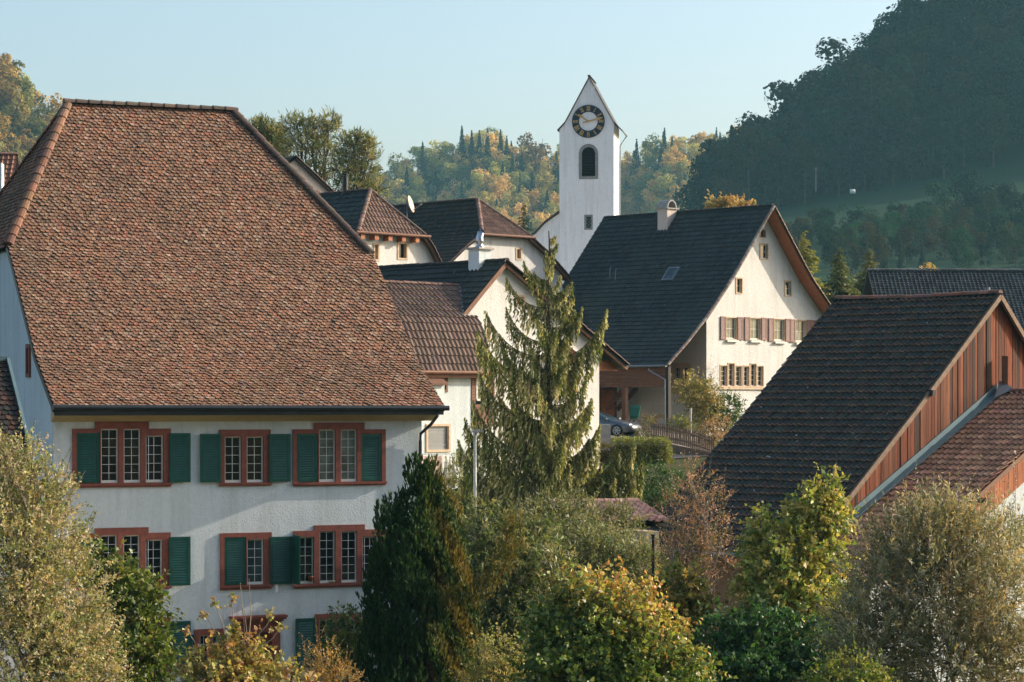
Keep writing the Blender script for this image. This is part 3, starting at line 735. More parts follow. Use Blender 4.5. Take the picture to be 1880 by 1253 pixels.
# ================================================================== MIDDLE HOUSE (behind the weeping conifer)
F2 = Frame(1100, 100, 45)
ua2, za2 = F2.on_v(930, 480, -.3); ul2, zl2 = F2.on_v(850, 580, -.3); um2, zm2 = F2.on_v(1065, 596, -.3); ur2, zr2 = F2.on_v(1153, 672, -.3)
h2 = thing('gabled_house', 'white roughcast house with dark tiled gable roof behind the weeping conifer', 'house', F2.w(-4, 3, 7))
BR = [(.215, .15, .12), (.19, .132, .108), (.24, .168, .138), (.165, .118, .098)]
SLATE = [(.032, .047, .043), (.027, .040, .037), (.041, .053, .047), (.034, .042, .036)]
sl2 = (za2 - zl2) / (ua2 - ul2)
prof2 = [(ul2 - 1.2, zl2 - sl2 * 1.2), (ua2, za2)]
mp2, L2 = slope_map(F2, prof2, 'u')
tile_roof('roof', M['tile_plain'], h2, [(-.3, 0), (11, 0), (11, L2[-1]), (-.3, L2[-1])], mp2, 'pan', .33, .21, SLATE, .2, 51, .01)
m = MB(); m.col = (.05, .045, .04)
for (p, q) in (((ua2, za2), (um2, zm2)), ((um2, zm2), (ur2, zr2))): m.prism([F2.w(p[0], -.3, p[1]), F2.w(q[0], -.3, q[1]), F2.w(q[0], 11, q[1]), F2.w(p[0], 11, p[1])], (0, 0, -.12))
m.build('roof', M['tile_plain'], h2)
m = MB(); m.col = (1, 1, 1); caps(m, [F2.w(ua2, -.34, za2 + .02), F2.w(ua2, 11, za2 + .02)], .13, .36, [(.06, .05, .045), (.05, .045, .04)], RND, .03)
caps(m, [F2.w(ur2, -.34, zr2 + .02), F2.w(um2, -.34, zm2 + .02), F2.w(ua2, -.34, za2 + .02)], .09, .3, [(.15, .085, .065), (.11, .07, .055)], RND, .03)
m.build('ridge_cap', M['cap'], h2)
m = MB()
for (p, q) in (((ul2 - .05, zl2), (ua2, za2)), ((ua2, za2), (um2, zm2)), ((um2, zm2), (ur2, zr2))): m.bar(F2.w(p[0], -.26, p[1] - .1), F2.w(q[0], -.26, q[1] - .1), .08, .17)
m.build('verge_board', M['brown_wood'], h2)
WL2 = F2.on_v(851, 590, 0)[0]
gw2 = [F2.rect(0, 949, 545, 962, 561), F2.rect(0, 1040, 687, 1053, 760), F2.rect(0, 893, 604, 899, 622)]
top2 = lambda u: lerp_tab([(ul2 - 1, zl2 - sl2), (ua2, za2), (um2, zm2), (ur2, zr2)], u) - .1
m = MB(); wall(m, F2, 0, WL2, 0, 6.0, top2, [(g_[0], g_[1], g_[2], g_[3]) for g_ in gw2], .4)
S2 = Swap(F2); wall(m, S2, 0, 0, 11, 6.0, lambda v: zr2 + .5, (), 3); wall(m, S2, WL2, 0, 11, 6, lambda v: zl2 - .1, (), 3)
m.build('wall', M['plaster_cream'], h2)
for i, (a, c, z0, z1) in enumerate(gw2):
    m = MB(); e = .07
    m.box(F2, a - e, a, -.03, .2, z0 - e, z1 + e); m.box(F2, c, c + e, -.03, .2, z0 - e, z1 + e); m.box(F2, a, c, -.03, .2, z0 - e, z0); m.box(F2, a, c, -.03, .2, z1, z1 + e)
    wo = m.build('window', M['brown_wood'] if i == 1 else M['tanstone'], h2)
    lattice(F2, wo, .08, a, c, z0, z1, 1, 2, 'glass', .03, .02, False)
# infill and soffit of the roof over the passage
m = MB(); a = F2.on_v(1099, 650, .25)[0]
m.poly([F2.w(.01, .25, F2.on_v(1110, 662, .25)[1]), F2.w(ur2 - .4, .25, F2.on_v(1110, 662, .25)[1]), F2.w(ur2 - .35, .25, zr2 + .15), F2.w(.01, .25, top2(.01) + .02)]); m.build('gable_infill', M['zinc'], h2)
m = MB(); z1 = F2.on_v(1110, 662, .2)[1]; z0 = F2.on_v(1110, 681, .2)[1]
for i in range(4): m.box(F2, .01, ur2 - .12, .2 + .01 * (i % 2), .24, z0 + (z1 - z0) * i / 4, z0 + (z1 - z0) * (i + .94) / 4)
m.build('fascia_boards', M['orange_wood'], h2)
# little tiled canopy on the gable wall
ca = F2.rect(-.7, 1042, 640, 1072, 666)
mpc, Lc = slope_map(F2, [(-.75, ca[2]), (0, ca[3])], 'v')
tile_roof('canopy', M['tile_brown'], h2, [(ca[0], 0), (ca[1], 0), (ca[1], Lc[-1]), (ca[0], Lc[-1])], mpc, 'pan', .3, .2, [(.36, .17, .11), (.32, .15, .10)], .2, 55, .01)
# chimney with metal cowl
cc = F2.w(ua2 - .1, F2.on_u(884, 470, ua2)[0], 0)
zc0, zc1 = za2 - .5, CZ + (HOR - 459) / FPX * cc.y
m = MB(); Fc = Frame(940 + cc.x / cc.y * FPX, cc.y, 45); m.box(Fc, -.33, .33, -.3, .3, zc0, zc1); ch = m.build('chimney', M['plaster'], h2)
m = MB(); m.box(Fc, -.42, .42, -.4, .4, zc1, zc1 + .08); m.build('chimney_slab', M['concrete'], ch)
m = MB(); m.lathe(Fc.w(0, 0, zc1 + .08), [(.20, 0), (.19, .05), (.14, .08), (.14, .20), (.17, .22), (.17, .27)], 14); m.tube([Fc.w(0, 0, zc1 + .34), Fc.w(.0, 0, zc1 + .50), Fc.w(.05, 0, zc1 + .68), Fc.w(.13, 0, zc1 + .77)], .15, 12, .12, False); m.build('cowl', M['steel'], ch, True)

# wing with the sunlit roof
SW = .80
Zw0 = zl2 - .02
def wing_pt(px, py):   # on z = Zw0 + SW*(v+.3)
    r = Vector(((px - 940) / FPX, 1, (HOR - py) / FPX)); k = Vector((r.x, r.y, 0)).dot(F2.n)
    t_ = (Zw0 - CZ + SW * (.3 - F2.o.dot(F2.n))) / (r.z - SW * k); p = r * t_; q = Vector((p.x, p.y, 0)) - F2.o
    return q.dot(F2.d), q.dot(F2.n), CZ + p.z
e1, e2, t1, t2 = wing_pt(908, 684), wing_pt(880, 590), wing_pt(808, 524), wing_pt(712, 517)
print('H2 wing', e1, e2, t1, t2, 'gable', ul2, ua2, um2, ur2, zl2)
uRt = e2[0]; vTop = t1[1]
wpr = [F2.on_u(908, 684, uRt), F2.on_u(896, 640, uRt), F2.on_u(880, 590, uRt)]
print('wing verge', wpr)
vE, ze = wpr[0]
mpw, Lw = slope_map(F2, wpr + [(vTop, Zw0 + SW * (vTop + .3))], 'v')
zw_at = lambda v: lerp_tab(wpr + [(vTop, Zw0 + SW * (vTop + .3))], v)
sgab = Lw[2] + (Lw[3] - Lw[2]) * (-.32 - wpr[2][0]) / (vTop - wpr[2][0])
wg = thing('house_wing', 'low wing with sunlit brown pantiles between the big house and the white gable', 'house wing', F2.w(-10, vE, 6))
u_hid = -17
uval0 = ul2 - .02
uval1 = ul2 + (Zw0 + SW * (vTop + .3) - zl2) / sl2
tile_roof('roof', M['tile_brown'], wg, [(u_hid, 0), (uRt, 0), (uRt, sgab), (u_hid, sgab)], mpw, 'pan', .335, .235, BR, .14, 61, .01)
tile_roof('roof', M['tile_brown'], wg, [(u_hid, sgab), (uval0, sgab), (uval1, Lw[-1]), (u_hid, Lw[-1])], mpw, 'pan', .335, .235, BR, .14, 62, .01)
m = MB(); m.col = (.10, .07, .06); zt_ = Zw0 + SW * (vTop + .3); m.poly([F2.w(u_hid, vTop, zt_), F2.w(uval1, vTop, zt_), F2.w(uval1, vTop + 5, zt_ - 4), F2.w(u_hid, vTop + 5, zt_ - 4)]); m.build('roof', M['tile_brown'], wg)
m = MB(); caps(m, [F2.w(u_hid, vTop, zt_ + .02), F2.w(uval1 - .1, vTop, zt_ + .02)], .11, .36, [(.22, .13, .10), (.19, .11, .09)], RND, .03); m.build('ridge_cap', M['cap'], wg)
m = MB(); m.bar(F2.w(uval0 + .02, -.32, Zw0 + .08), F2.w(uval1, vTop, zt_ + .06), .09, .03); m.box(F2, uval0, uRt + .02, -.34, -.02, Zw0 - .05, Zw0 + .06); m.build('flashing', M['grey_metal'], wg)
m = MB(); m.tube([F2.w(u_hid, vE - .08, ze - .02), F2.w(uRt + .05, vE - .08, ze - .02)], .07, 8); m.box(F2, u_hid, uRt, vE + .02, vE + .06, ze - .22, ze - .03); m.build('gutter', M['brown_wood'], wg)
vw = vE + .35
wh = [F2.rect(vw, 785, 783, 823, 826), F2.rect(vw, 770, 688, 818, 716)]
uclad = F2.on_v(865, 740, vw)[0]
cl = F2.rect(vw, 874, 690, 906, 736)
zcb = F2.on_v(870, 784, vw)[1]
m = MB(); wall(m, F2, vw, u_hid, uclad, 5, lambda u: ze - .1, wh, 1.0); wall(m, F2, vw + .12, uclad, uRt - .1, 5, lambda u: zcb, (), 1)
S2 = Swap(F2); wall(m, S2, uRt - .1, vw + .1, -.05, 5, lambda v: zw_at(v) - .12, (), .8)
m.build('wall', M['plaster'], wg)
m = MB(); n_ = 16
for i in range(n_):
    za, zb_ = zcb + (ze - .1 - zcb) * i / n_, zcb + (ze - .1 - zcb) * (i + .93) / n_
    for (a, c) in ((uclad + .004, cl[0] - .05), (cl[1] + .05, uRt - .05)): m.box(F2, a, c, vw - .03 + .004 * (i % 2), vw + .1, za, zb_)
    if zb_ < cl[2] - .05 or za > cl[3] + .05: m.box(F2, cl[0] - .05, cl[1] + .05, vw - .03 + .004 * (i % 2), vw + .1, za, zb_)
m.build('cladding', M['brown_wood'], wg)
lattice(F2, wg, vw - .02, cl[0], cl[1], cl[2], cl[3], 2, 2, 'glass_curtain', .06, .03, True, 'window')
for i, (a, c, z0, z1) in enumerate(wh):
    e = .09; m = MB(); m.box(F2, a - e, a, vw - .04, vw + .2, z0 - e, z1 + e); m.box(F2, c, c + e, vw - .04, vw + .2, z0 - e, z1 + e); m.box(F2, a, c, vw - .04, vw + .2, z0 - e, z0); m.box(F2, a, c, vw - .04, vw + .2, z1, z1 + e)
    wo = m.build('window', M['tanstone'] if i == 0 else M['brown_wood'], wg)
    if i == 0:
        m = MB()
        for j in range(12): m.box(F2, a + .01, c - .01, vw + .05 + .012 * (j % 2), vw + .09, z0 + (z1 - z0) * j / 12, z0 + (z1 - z0) * (j + .96) / 12)
        m.build('blind', M['grey_metal'], wo)
    else: lattice(F2, wo, vw + .06, a, c, z0, z1, 1, 1, 'glass', .03, .02, False)
# small hooded bay by the eave of the big roof
bz = F2.rect(vw - .5, 796, 700, 820, 728)
m = MB(); m.box(F2, bz[0] - .6, bz[1] - .06, vw - .45, vw - .01, bz[2] - .1, bz[2] + .45); m.build('bay', M['plaster'], wg)
m = MB(); m.col = (.20, .11, .08); m.prism([F2.w(bz[0] - .7, vw - .6, bz[2] + .42), F2.w(bz[1], vw - .6, bz[2] + .42), F2.w(bz[1], vw, bz[2] + .75), F2.w(bz[0] - .7, vw, bz[2] + .75)], (0, 0, .07)); m.build('bay_roof', M['tile_brown'], wg)
# sheets on a drying line below the wing
lz = F2.on_v(800, 836, vw - 1.2)[1]; la, lb = F2.on_v(776, 836, vw - 1.2)[0], F2.on_v(812, 836, vw - 1.2)[0]; lc = F2.on_v(836, 834, vw - 1.2)[0]
def cloth(name, u0, u1, z1, h, col, label):
    V = []; nx, nz = 14, 10
    for j in range(nz + 1):
        for i in range(nx + 1): V.append(F2.w(u0 + (u1 - u0) * i / nx, vw - 1.2 + .05 * math.sin(i * 1.3 + j * .15) * (.3 + j / nz), z1 - h * j / nz - .05 * math.sin(PI * i / nx)))
    m = MB(); m.add(V, [(j * (nx + 1) + i, j * (nx + 1) + i + 1, (j + 1) * (nx + 1) + i + 1, (j + 1) * (nx + 1) + i) for j in range(nz) for i in range(nx)])
    tag(m.build(name, paint(name + '_cloth', col, .9, .06), None, True), label, 'laundry')
cloth('sheet', la, lb, lz, 1.4, (.62, .45, .42), 'pale pink sheet hanging on a line beside the downpipe of the big white house')
cloth('sheet', lb + .1, lc, lz, 1.2, (.78, .76, .74), 'white sheet hanging on a line next to the pale pink one')
m = MB(); c0 = F2.w(lc + .3, vw - 1.2, 4.4)
m.tube([c0, F2.w(lc + .3, vw - 1.2, lz + .2)], .03, 6); m.tube([F2.w(lc + .35, vw - 1.2, lz + .03), F2.w(la - .8, vw - 1.2, lz + .05)], .012, 5); m.tube([F2.w(lc + .3, vw - 1.2, lz - .9), F2.w(lc - .2, vw - 1.2, lz + .03)], .02, 5)
tag(m.build('clothes_line', M['grey_metal'], None), 'grey post and line of a clothes dryer carrying the pink and white sheets', 'clothes line')
# ================================================================== WHITE GABLED HOUSE (centre right)
F3 = Frame(1297, 135, 45)
VG = -.85
ua3, za3 = F3.on_v(1420, 379, VG)
lp = [F3.on_v(1225, 671, VG), F3.on_v(1262, 628, VG), F3.on_v(1297, 583, VG), F3.on_v(1345, 510, VG)]
rp3 = [F3.on_v(1516, 551, VG), F3.on_v(1490, 512, VG), F3.on_v(1462, 460, VG)]
VB3 = F3.on_u(1110, 396, ua3)[0]
h3 = thing('farmhouse', 'white gabled house with a steep dark roof and dusty red shutters', 'house', F3.w(3, 5, 8))
print('H3', ua3, za3, lp, rp3, VB3)
prof3 = lp + [(ua3, za3)]
mp3, L3 = slope_map(F3, prof3, 'u')
tile_roof('roof', M['tile_plain'], h3, [(VG, 0), (VB3, 0), (VB3, L3[-1]), (VG, L3[-1])], mp3, 'pan', .36, .235, [(.030, .048, .044), (.025, .040, .037), (.038, .053, .047), (.034, .042, .036)], .28, 71, .012)
m = MB(); m.col = (.05, .045, .04); rpts = [(ua3, za3)] + rp3[::-1]
ext = (rp3[0][0] + 3.0, rp3[0][1] - 2.6)
for p, q in zip(rpts, rpts[1:] + [ext]): m.prism([F3.w(p[0], VG, p[1]), F3.w(q[0], VG, q[1]), F3.w(q[0], VB3, q[1]), F3.w(p[0], VB3, p[1])], (0, 0, .06))
m.build('roof', M['tile_plain'], h3)
m = MB()
for p, q in zip(rpts, rpts[1:] + [ext]): m.prism([F3.w(p[0], VG + .02, p[1] - .14), F3.w(q[0], VG + .02, q[1] - .14), F3.w(q[0], -.02, q[1] - .14), F3.w(p[0], -.02, p[1] - .14)], (0, 0, .13))
m.build('soffit', M['orange_wood'], h3)
m = MB(); CP = [(.42, .30, .23), (.36, .25, .19), (.46, .35, .28)]
caps(m, [F3.w(u, VG - .02, z + .01) for u, z in prof3], .12, .34, CP, RND, .02); caps(m, [F3.w(u, VG - .02, z + .01) for u, z in [ext] + rp3 + [(ua3, za3)]], .12, .34, CP, RND, .02)
m.build('verge_tile', M['cap'], h3)
m = MB(); caps(m, [F3.w(ua3, VG, za3 + .03), F3.w(ua3, VB3, za3 + .03)], .13, .36, [(.05, .048, .045), (.042, .04, .038)], RND, .03); m.build('ridge_cap', M['cap'], h3)
top3 = lambda u: lerp_tab(lp + [(ua3, za3)] + rp3[::-1] + [ext], u) - .13
# openings of the gable: x0,y0,x1,y1, kind
GW = [(1396, 423, 1405, 436, 'vent'), (1396, 449, 1409, 475, 'one'), (1352, 512, 1362, 538, 'one'), (1441, 517, 1452, 543, 'one'),
      (1333, 584, 1352, 623, 'sh'), (1377, 585, 1396, 624, 'sh'), (1421, 587, 1440, 626, 'sh'), (1460, 589, 1479, 628, 'sh'), (1500, 591, 1518, 630, 'sh'),
      (1323, 672, 1335, 709, 'low'), (1337, 668, 1348, 709, 'low'), (1350, 673, 1361, 709, 'low'), (1365, 673, 1375, 709, 'low'), (1378, 669, 1388, 709, 'low'), (1390, 673, 1401, 709, 'low')]
h3o = [F3.rect(0, a, b_, c, d) for a, b_, c, d, k in GW]
m = MB(); wall(m, F3, 0, 0, ext[0] - .6, 6.5, top3, h3o, .4)
S3 = Swap(F3)
sw = F3.rect_u(0, 1238, 674, 1264, 709)
wall(m, S3, 0, 0, VB3 - .3, 6.5, lambda v: top3(0), [sw], 1.0)
wall(m, F3, VB3 - .3, 0, ext[0] - .6, 6.5, top3, (), .8); wall(m, S3, ext[0] - .6, 0, VB3 - .3, 6.5, lambda v: top3(ext[0] - .6), (), 3)
m.build('wall', M['plaster_cream'], h3)
def stone_frame(F, v, a, c, z0, z1, e, mat, parent, name='window', proud=.03, dep=.22, eb=None):
    m = MB(); eb = e if eb is None else eb
    m.box(F, a - e, a, v - proud, v + dep, z0 - eb, z1 + e); m.box(F, c, c + e, v - proud, v + dep, z0 - eb, z1 + e); m.box(F, a, c, v - proud, v + dep, z0 - eb, z0); m.box(F, a, c, v - proud, v + dep, z1, z1 + e)
    return m.build(name, mat, parent)
for (x0, y0, x1, y1, k), (a, c, z0, z1) in zip(GW, h3o):
    e = {'vent': .05, 'one': .07, 'sh': .05, 'low': .055}[k]
    wo = stone_frame(F3, 0, a, c, z0, z1, e, M['tanstone'], h3, dep=.30)
    if k == 'vent':
        m = MB(); m.poly([F3.w(a, .2, z0), F3.w(c, .2, z0), F3.w(c, .2, z1), F3.w(a, .2, z1)]); m.build('pane', M['dark_wood'], wo)
    else: lattice(F3, wo, .11, a + .003, c - .003, z0 + .003, z1 - .003, 1 if k != 'sh' else 2, {'one': 2, 'sh': 2, 'low': 4}[k], 'glass_curtain' if k == 'sh' else 'glass', .05, .022, k == 'sh')
    if k == 'sh':
        m = MB(); m.box(F3, a - .06, c + .06, -.16, -.032, z0 - .16, z0 - .06); m.build('sill', M['white_paint'], wo)
        wdt = (c - a) * .50
        shutter(F3, h3, -.07, a - .06 - wdt, a - .06, z0 - .04, z1 + .06, M['brown_shutter'], 16); shutter(F3, h3, -.07, c + .06, c + .06 + wdt, z0 - .04, z1 + .06, M['brown_shutter'], 16)
m = MB(); zb3 = h3o[9][2]; m.box(F3, h3o[9][0] - .2, h3o[-1][1] + .2, -.10, -.032, zb3 - .19, zb3 - .06); m.build('sill', M['tanstone'], h3)
# side window under the big slope
wo = stone_frame(S3, 0, sw[0], sw[1], sw[2], sw[3], .22, M['tanstone'], h3, eb=.45)
md = (sw[0] + sw[1]) / 2
m = MB(); m.box(S3, md - .12, md + .12, -.02, .2, sw[2], sw[3]); m.build('mullion', M['tanstone'], wo)
for a, c in ((sw[0], md - .12), (md + .12, sw[1])): lattice(S3, wo, .1, a, c, sw[2], sw[3], 2, 4, 'glass', .05, .03, False)
# passage: eaves beam, posts, stair, arch, rainwater pipe
ue3, ze3 = lp[0]
m = MB(); m.tube([F3.w(ue3 - .08, VG, ze3 - .03), F3.w(ue3 - .08, VB3, ze3 - .05)], .07, 8); m.build('gutter', M['grey_metal'], h3)
zbm = F3.on_u(1190, 711, ue3 + .3)[1]
m = MB()
for i in range(5): m.box(F3, ue3 + .28 + .008 * (i % 2), ue3 + .36, VG + .3, VB3 - .5, zbm + (ze3 - zbm - .05) * i / 5, zbm + (ze3 - zbm - .05) * (i + .95) / 5)
m.build('fascia_boards', M['brown_wood'], h3)
m = MB(); m.box(F3, ue3 + .2, ue3 + .42, VG + .1, VG + .32, 6.8, ze3 - .06); m.build('post', M['dark_wood'], h3)
pv = F3.on_u(1147, 740, ue3 + .3)[0]; m = MB(); m.box(F3, ue3 + .2, ue3 + .42, pv - .14, pv + .14, 6.8, zbm); m.build('post', M['brown_wood'], h3)
q0, q1 = F3.on_u(1191, 680, ue3 - .1), F3.on_u(1222, 697, ue3 + .15)
m = MB(); m.tube([F3.w(ue3 - .1, q0[0], q0[1] + .1), F3.w(ue3 - .1, q0[0], q0[1]), F3.w(ue3 + .1, q1[0], q1[1]), F3.w(ue3 + .1, VG + .2, 7)], .045, 8); m.build('downpipe', M['steel'], h3)
dr = F3.rect_u(-.05, 1104, 716, 1128, 768)
m = MB(); m.box(S3, dr[0], dr[1], -.06, -.02, dr[2] - .6, dr[3]); dro = m.build('door', M['orange_wood'], h3)
m = MB(); m.box(S3, dr[0] - .14, dr[0], -.08, -.01, dr[2] - .6, dr[3] + .14); m.box(S3, dr[1], dr[1] + .14, -.08, -.01, dr[2] - .6, dr[3] + .14); m.box(S3, dr[0], dr[1], -.08, -.01, dr[3], dr[3] + .14); m.build('door_frame', M['brown_wood'], dro)
st0, st1 = F3.on_u(1131, 752, -.6), F3.on_u(1168, 712, -.6)
m = MB(); a, b_ = F3.w(-.5, st0[0], st0[1]), F3.w(-.5, st1[0], st1[1]); n_ = 10
for o_ in (0, -1.0): m.bar(a + F3.d * o_, b_ + F3.d * o_, .06, .28)
for i in range(n_): p = a.lerp(b_, (i + .5) / n_); m.hexa([p + F3.d * x - F3.n * y + Vector((0, 0, z)) for z in (-.02, .02) for x, y in ((-1, -.14), (0, -.14), (0, .14), (-1, .14))])
m.bar(a - F3.d * 1 + Vector((0, 0, .9)), b_ - F3.d * 1 + Vector((0, 0, .9)), .05, .07); m.build('stair', M['brown_wood'], h3)
av, az = F3.on_u(1213, 776, -.02); m = MB(); R_ = .62
pts = [F3.w(-.04, av + R_ * math.cos(PI * i / 12), az - .1 + R_ * math.sin(PI * i / 12)) for i in range(13)] + [F3.w(-.04, av + R_ * .6 * math.cos(PI * i / 12), az - .1 + R_ * .6 * math.sin(PI * i / 12)) for i in range(12, -1, -1)]
m.prism(pts, F3.d * .03); m.build('cellar_arch', M['tanstone'], h3)
# chimney, roof light, snow-guard rods
cu = ua3 - .5; cv, cz = F3.on_u(1225, 400, cu)
zt3 = F3.on_u(1225, 385, cu)[1]
m = MB(); m.box(F3, cu - .42, cu + .42, cv - .38, cv + .38, za3 - 1.6, zt3); ch = m.build('chimney', M['plaster_pink'], h3)
m = MB(); m.box(F3, cu - .52, cu + .52, cv - .48, cv + .48, zt3, zt3 + .07)
pts = [F3.w(cu + .42 * math.cos(PI * i / 10), cv - .38, zt3 + .07 + .48 * math.sin(PI * i / 10)) for i in range(11)] + [F3.w(cu + .34 * math.cos(PI * i / 10), cv - .38, zt3 + .07 + .40 * math.sin(PI * i / 10)) for i in range(10, -1, -1)]
m.prism(pts, F3.n * .76); m.build('chimney_hood', M['concrete'], ch)
f3 = prof_fn(prof3)[0]
def on_slope3(px, py):
    lo = None
    for k in range(400):
        s_ = L3[-1] * k / 399; t_, z_, _, _ = f3(s_); v_, zz = F3.on_u(px, py, t_)
        if lo is None or abs(zz - z_) < lo[0]: lo = (abs(zz - z_), s_, v_)
    return lo[1], lo[2]
s_, v_ = on_slope3(1233, 505)
def onr(v, s, h): return mp3(v, s, h)
m = MB(); hx, hs = .42, .5
m.hexa([onr(v_ - hx, s_ - hs, .02), onr(v_ + hx, s_ - hs, .02), onr(v_ + hx, s_ + hs, .02), onr(v_ - hx, s_ + hs, .02), onr(v_ - hx, s_ - hs, .13), onr(v_ + hx, s_ - hs, .13), onr(v_ + hx, s_ + hs, .13), onr(v_ - hx, s_ + hs, .13)])
sk = m.build('roof_window', M['grey_metal'], h3)
m = MB(); hx, hs = .34, .42; m.poly([onr(v_ - hx, s_ - hs, .137), onr(v_ + hx, s_ - hs, .137), onr(v_ + hx, s_ + hs, .137), onr(v_ - hx, s_ + hs, .137)]); m.build('pane', M['glass_blue'], sk)
for px, py in ((1124, 506), (1134, 510)):
    s_, v_ = on_slope3(px, py); m = MB(); m.tube([onr(v_, s_ - .25, .06), onr(v_, s_ + .1, .35), onr(v_ + .05, s_ + .35, .4)], .035, 6); m.build('vent_pipe', M['grey_metal'], h3)

# ================================================================== half-hipped houses behind
PANT = [(.26, .165, .125), (.22, .14, .11), (.30, .19, .145)]
def half_hip(name, label, px_l, px_r, y_l, y_r, apx, apy, vside, Y, lpts, dark, seed, wins, beams=False):
    F = Frame((px_l + px_r) / 2, Y, 45); ve = -.4
    uL, zl_ = F.on_v(px_l, y_l, ve); uR, zr_ = F.on_v(px_r, y_r, ve); ze_ = (zl_ + zr_) / 2; um = (uL + uR) / 2
    va = F.on_u(apx, apy, um); za_ = va[1]; va = va[0]
    h = thing(name, label, 'house', F.w(um, 3, ground_z(0, Y)))
    O = F.w(uL, ve, ze_); S = F.w(um, va, za_) - F.w(um, ve, ze_); sl_ = S.length
    tile_roof('roof', M['tile_brown'], h, [(0, 0), (uR - uL, 0), (um - uL, sl_)], plane_map(O, F.d, S), 'pan', .36, .24, PANT, .14, seed, .01)
    pr_ = [F.on_v(x, y, ve) for x, y in lpts]                      # right-hand verge going down from the half hip
    lp_ = [(2 * um - u, z) for u, z in pr_]
    prof = lp_[::-1] + [(uL, ze_), (um, za_)]
    mp_, L_ = slope_map(F, prof, 'u'); se = L_[-2]; sa = L_[-1]; vb = va + 9
    tile_roof('roof', M['tile_dark' if dark else 'tile_plain'], h, [(ve, 0), (ve, se), (va, sa), (vb, sa), (vb, 0)], mp_, 'pan', .36, .24, DARK if dark else SLATE, .3, seed + 1, .015)
    m = MB(); m.col = (.10, .07, .055); rr_ = [(um, za_), (uR, ze_)] + pr_
    for i, (p, q) in enumerate(zip(rr_, rr_[1:])): m.prism([F.w(p[0], va if i == 0 else ve, p[1]), F.w(q[0], ve, q[1]), F.w(q[0], vb, q[1]), F.w(p[0], vb, p[1])], (0, 0, -.1))
    m.build('roof', M['tile_brown'], h)
    m = MB(); c1 = [(.16, .11, .09), (.13, .09, .075)]
    for u_ in (uL, uR): caps(m, [F.w(u_, ve - .02, ze_ + .02), F.w(um, va, za_ + .02)], .12, .36, PANT if u_ == uL else c1, RND, .04)
    caps(m, [F.w(um, va, za_ + .02), F.w(um, vb, za_ + .02)], .12, .38, c1, RND, .04)
    caps(m, [F.w(u, ve - .02, z + .02) for u, z in ([(uR, ze_)] + pr_)], .10, .36, c1, RND, .0); caps(m, [F.w(u, ve - .02, z + .02) for u, z in ([(uL, ze_)] + lp_)], .10, .36, c1, RND, .0)
    m.build('ridge_cap', M['cap'], h)
    m = MB(); m.tube([F.w(uL - .15, ve - .08, ze_ - .03), F.w(uR + .25, ve - .08, ze_ - .03)], .075, 8); m.build('gutter', M['brown_wood'], h)
    m = MB()
    for a_, c_ in (((uR, ze_), pr_[0]), *zip(pr_, pr_[1:])): m.bar(F.w(a_[0], ve + .05, a_[1] - .1), F.w(c_[0], ve + .05, c_[1] - .1), .08, .16)
    m.build('verge_board', M['brown_wood'], h)
    topf = lambda u: min(ze_ - .02, lerp_tab(lp_[::-1] + [(uL, ze_), (uR, ze_)] + pr_, u)) - .08
    hs_ = [F.rect(0, *w_) for w_ in wins]
    m = MB(); u0, u1 = lp_[-1][0] + .3, pr_[-1][0] - .3
    wall(m, F, 0, u0, u1, 8, topf, hs_, .4); S_ = Swap(F)
    wall(m, S_, u0, 0, 9, 8, lambda v: topf(u0), (), 4); wall(m, S_, u1, 0, 9, 8, lambda v: topf(u1), (), 4)
    m.build('wall', M['plaster_cream'], h)
    for a_, c_, z0, z1 in hs_:
        wo = stone_frame(F, 0, a_, c_, z0, z1, .10, M['tanstone'], h, dep=.3); m = MB(); m.poly([F.w(a_, .2, z0), F.w(c_, .2, z0), F.w(c_, .2, z1), F.w(a_, .2, z1)]); m.build('pane', M['glass'], wo)
    if beams:
        for i in range(5):
            u_ = uL + (uR - uL) * (i + .35) / 5; m = MB(); m.box(F, u_ - .13, u_ + .13, ve - .02, -.01, ze_ - .36, ze_ - .12); m.build('rafter_end', M['orange_wood'], h)
    return h, F, um, za_, va, uR, ze_
h6, F6, um6, za6, va6, uR6, ze6 = half_hip('village_house', 'pale house with pinkish half hip above a row of orange rafter ends', 657, 782, 427, 432, 680, 350, 0, 125, [(795, 452), (812, 488), (830, 520)], False, 81, [(732, 448, 746, 474), (688, 450, 694, 476)], True)
h7, F7, um7, za7, va7, uR7, ze7 = half_hip('village_house', 'pale house with dark mossy left slope and pinkish half hip before the church', 885, 976, 431, 434, 877, 367, 0, 140, [(1005, 462), (1025, 485), (1048, 512)], True, 85, [(949, 458, 956, 475)])
# stove pipe, satellite dish
v_, z_ = F6.on_u(634, 350, um6); p = F6.w(um6, v_, z_)
m = MB(); m.tube([p - Vector((0, 0, .3)), p + Vector((0, 0, .72))], .15, 12); m.tube([p + Vector((0, 0, .78)), p + Vector((0, 0, .83))], .2, 12); m.tube([p + Vector((0, 0, .70)), p + Vector((0, 0, .80))], .05, 6); m.build('stove_pipe', M['dark_metal'], h6)
ds = thing('satellite_dish', 'pale satellite dish on a pole at the hip of the nearer pinkish roof', 'satellite dish', P(747, 405, 127.5))
p = P(747, 405, 127.5); m = MB(); m.tube([p, P(747, 368, 127.5)], .035, 6); m.build('pole', M['grey_metal'], ds)
m = MB(); ax = Vector((.93, -.22, .25)).normalized(); x_ = ax.cross(Vector((0, 0, 1))).normalized(); m.lathe(P(750.5, 376, 127.4), [(.001, 0), (.2, .02), (.38, .08), (.46, .13), (.44, .14), (.2, .05), (.001, .03)], 18, ax, x_); m.build('reflector', paint('dish_cream', (.62, .48, .38), .5, .06), ds, True)
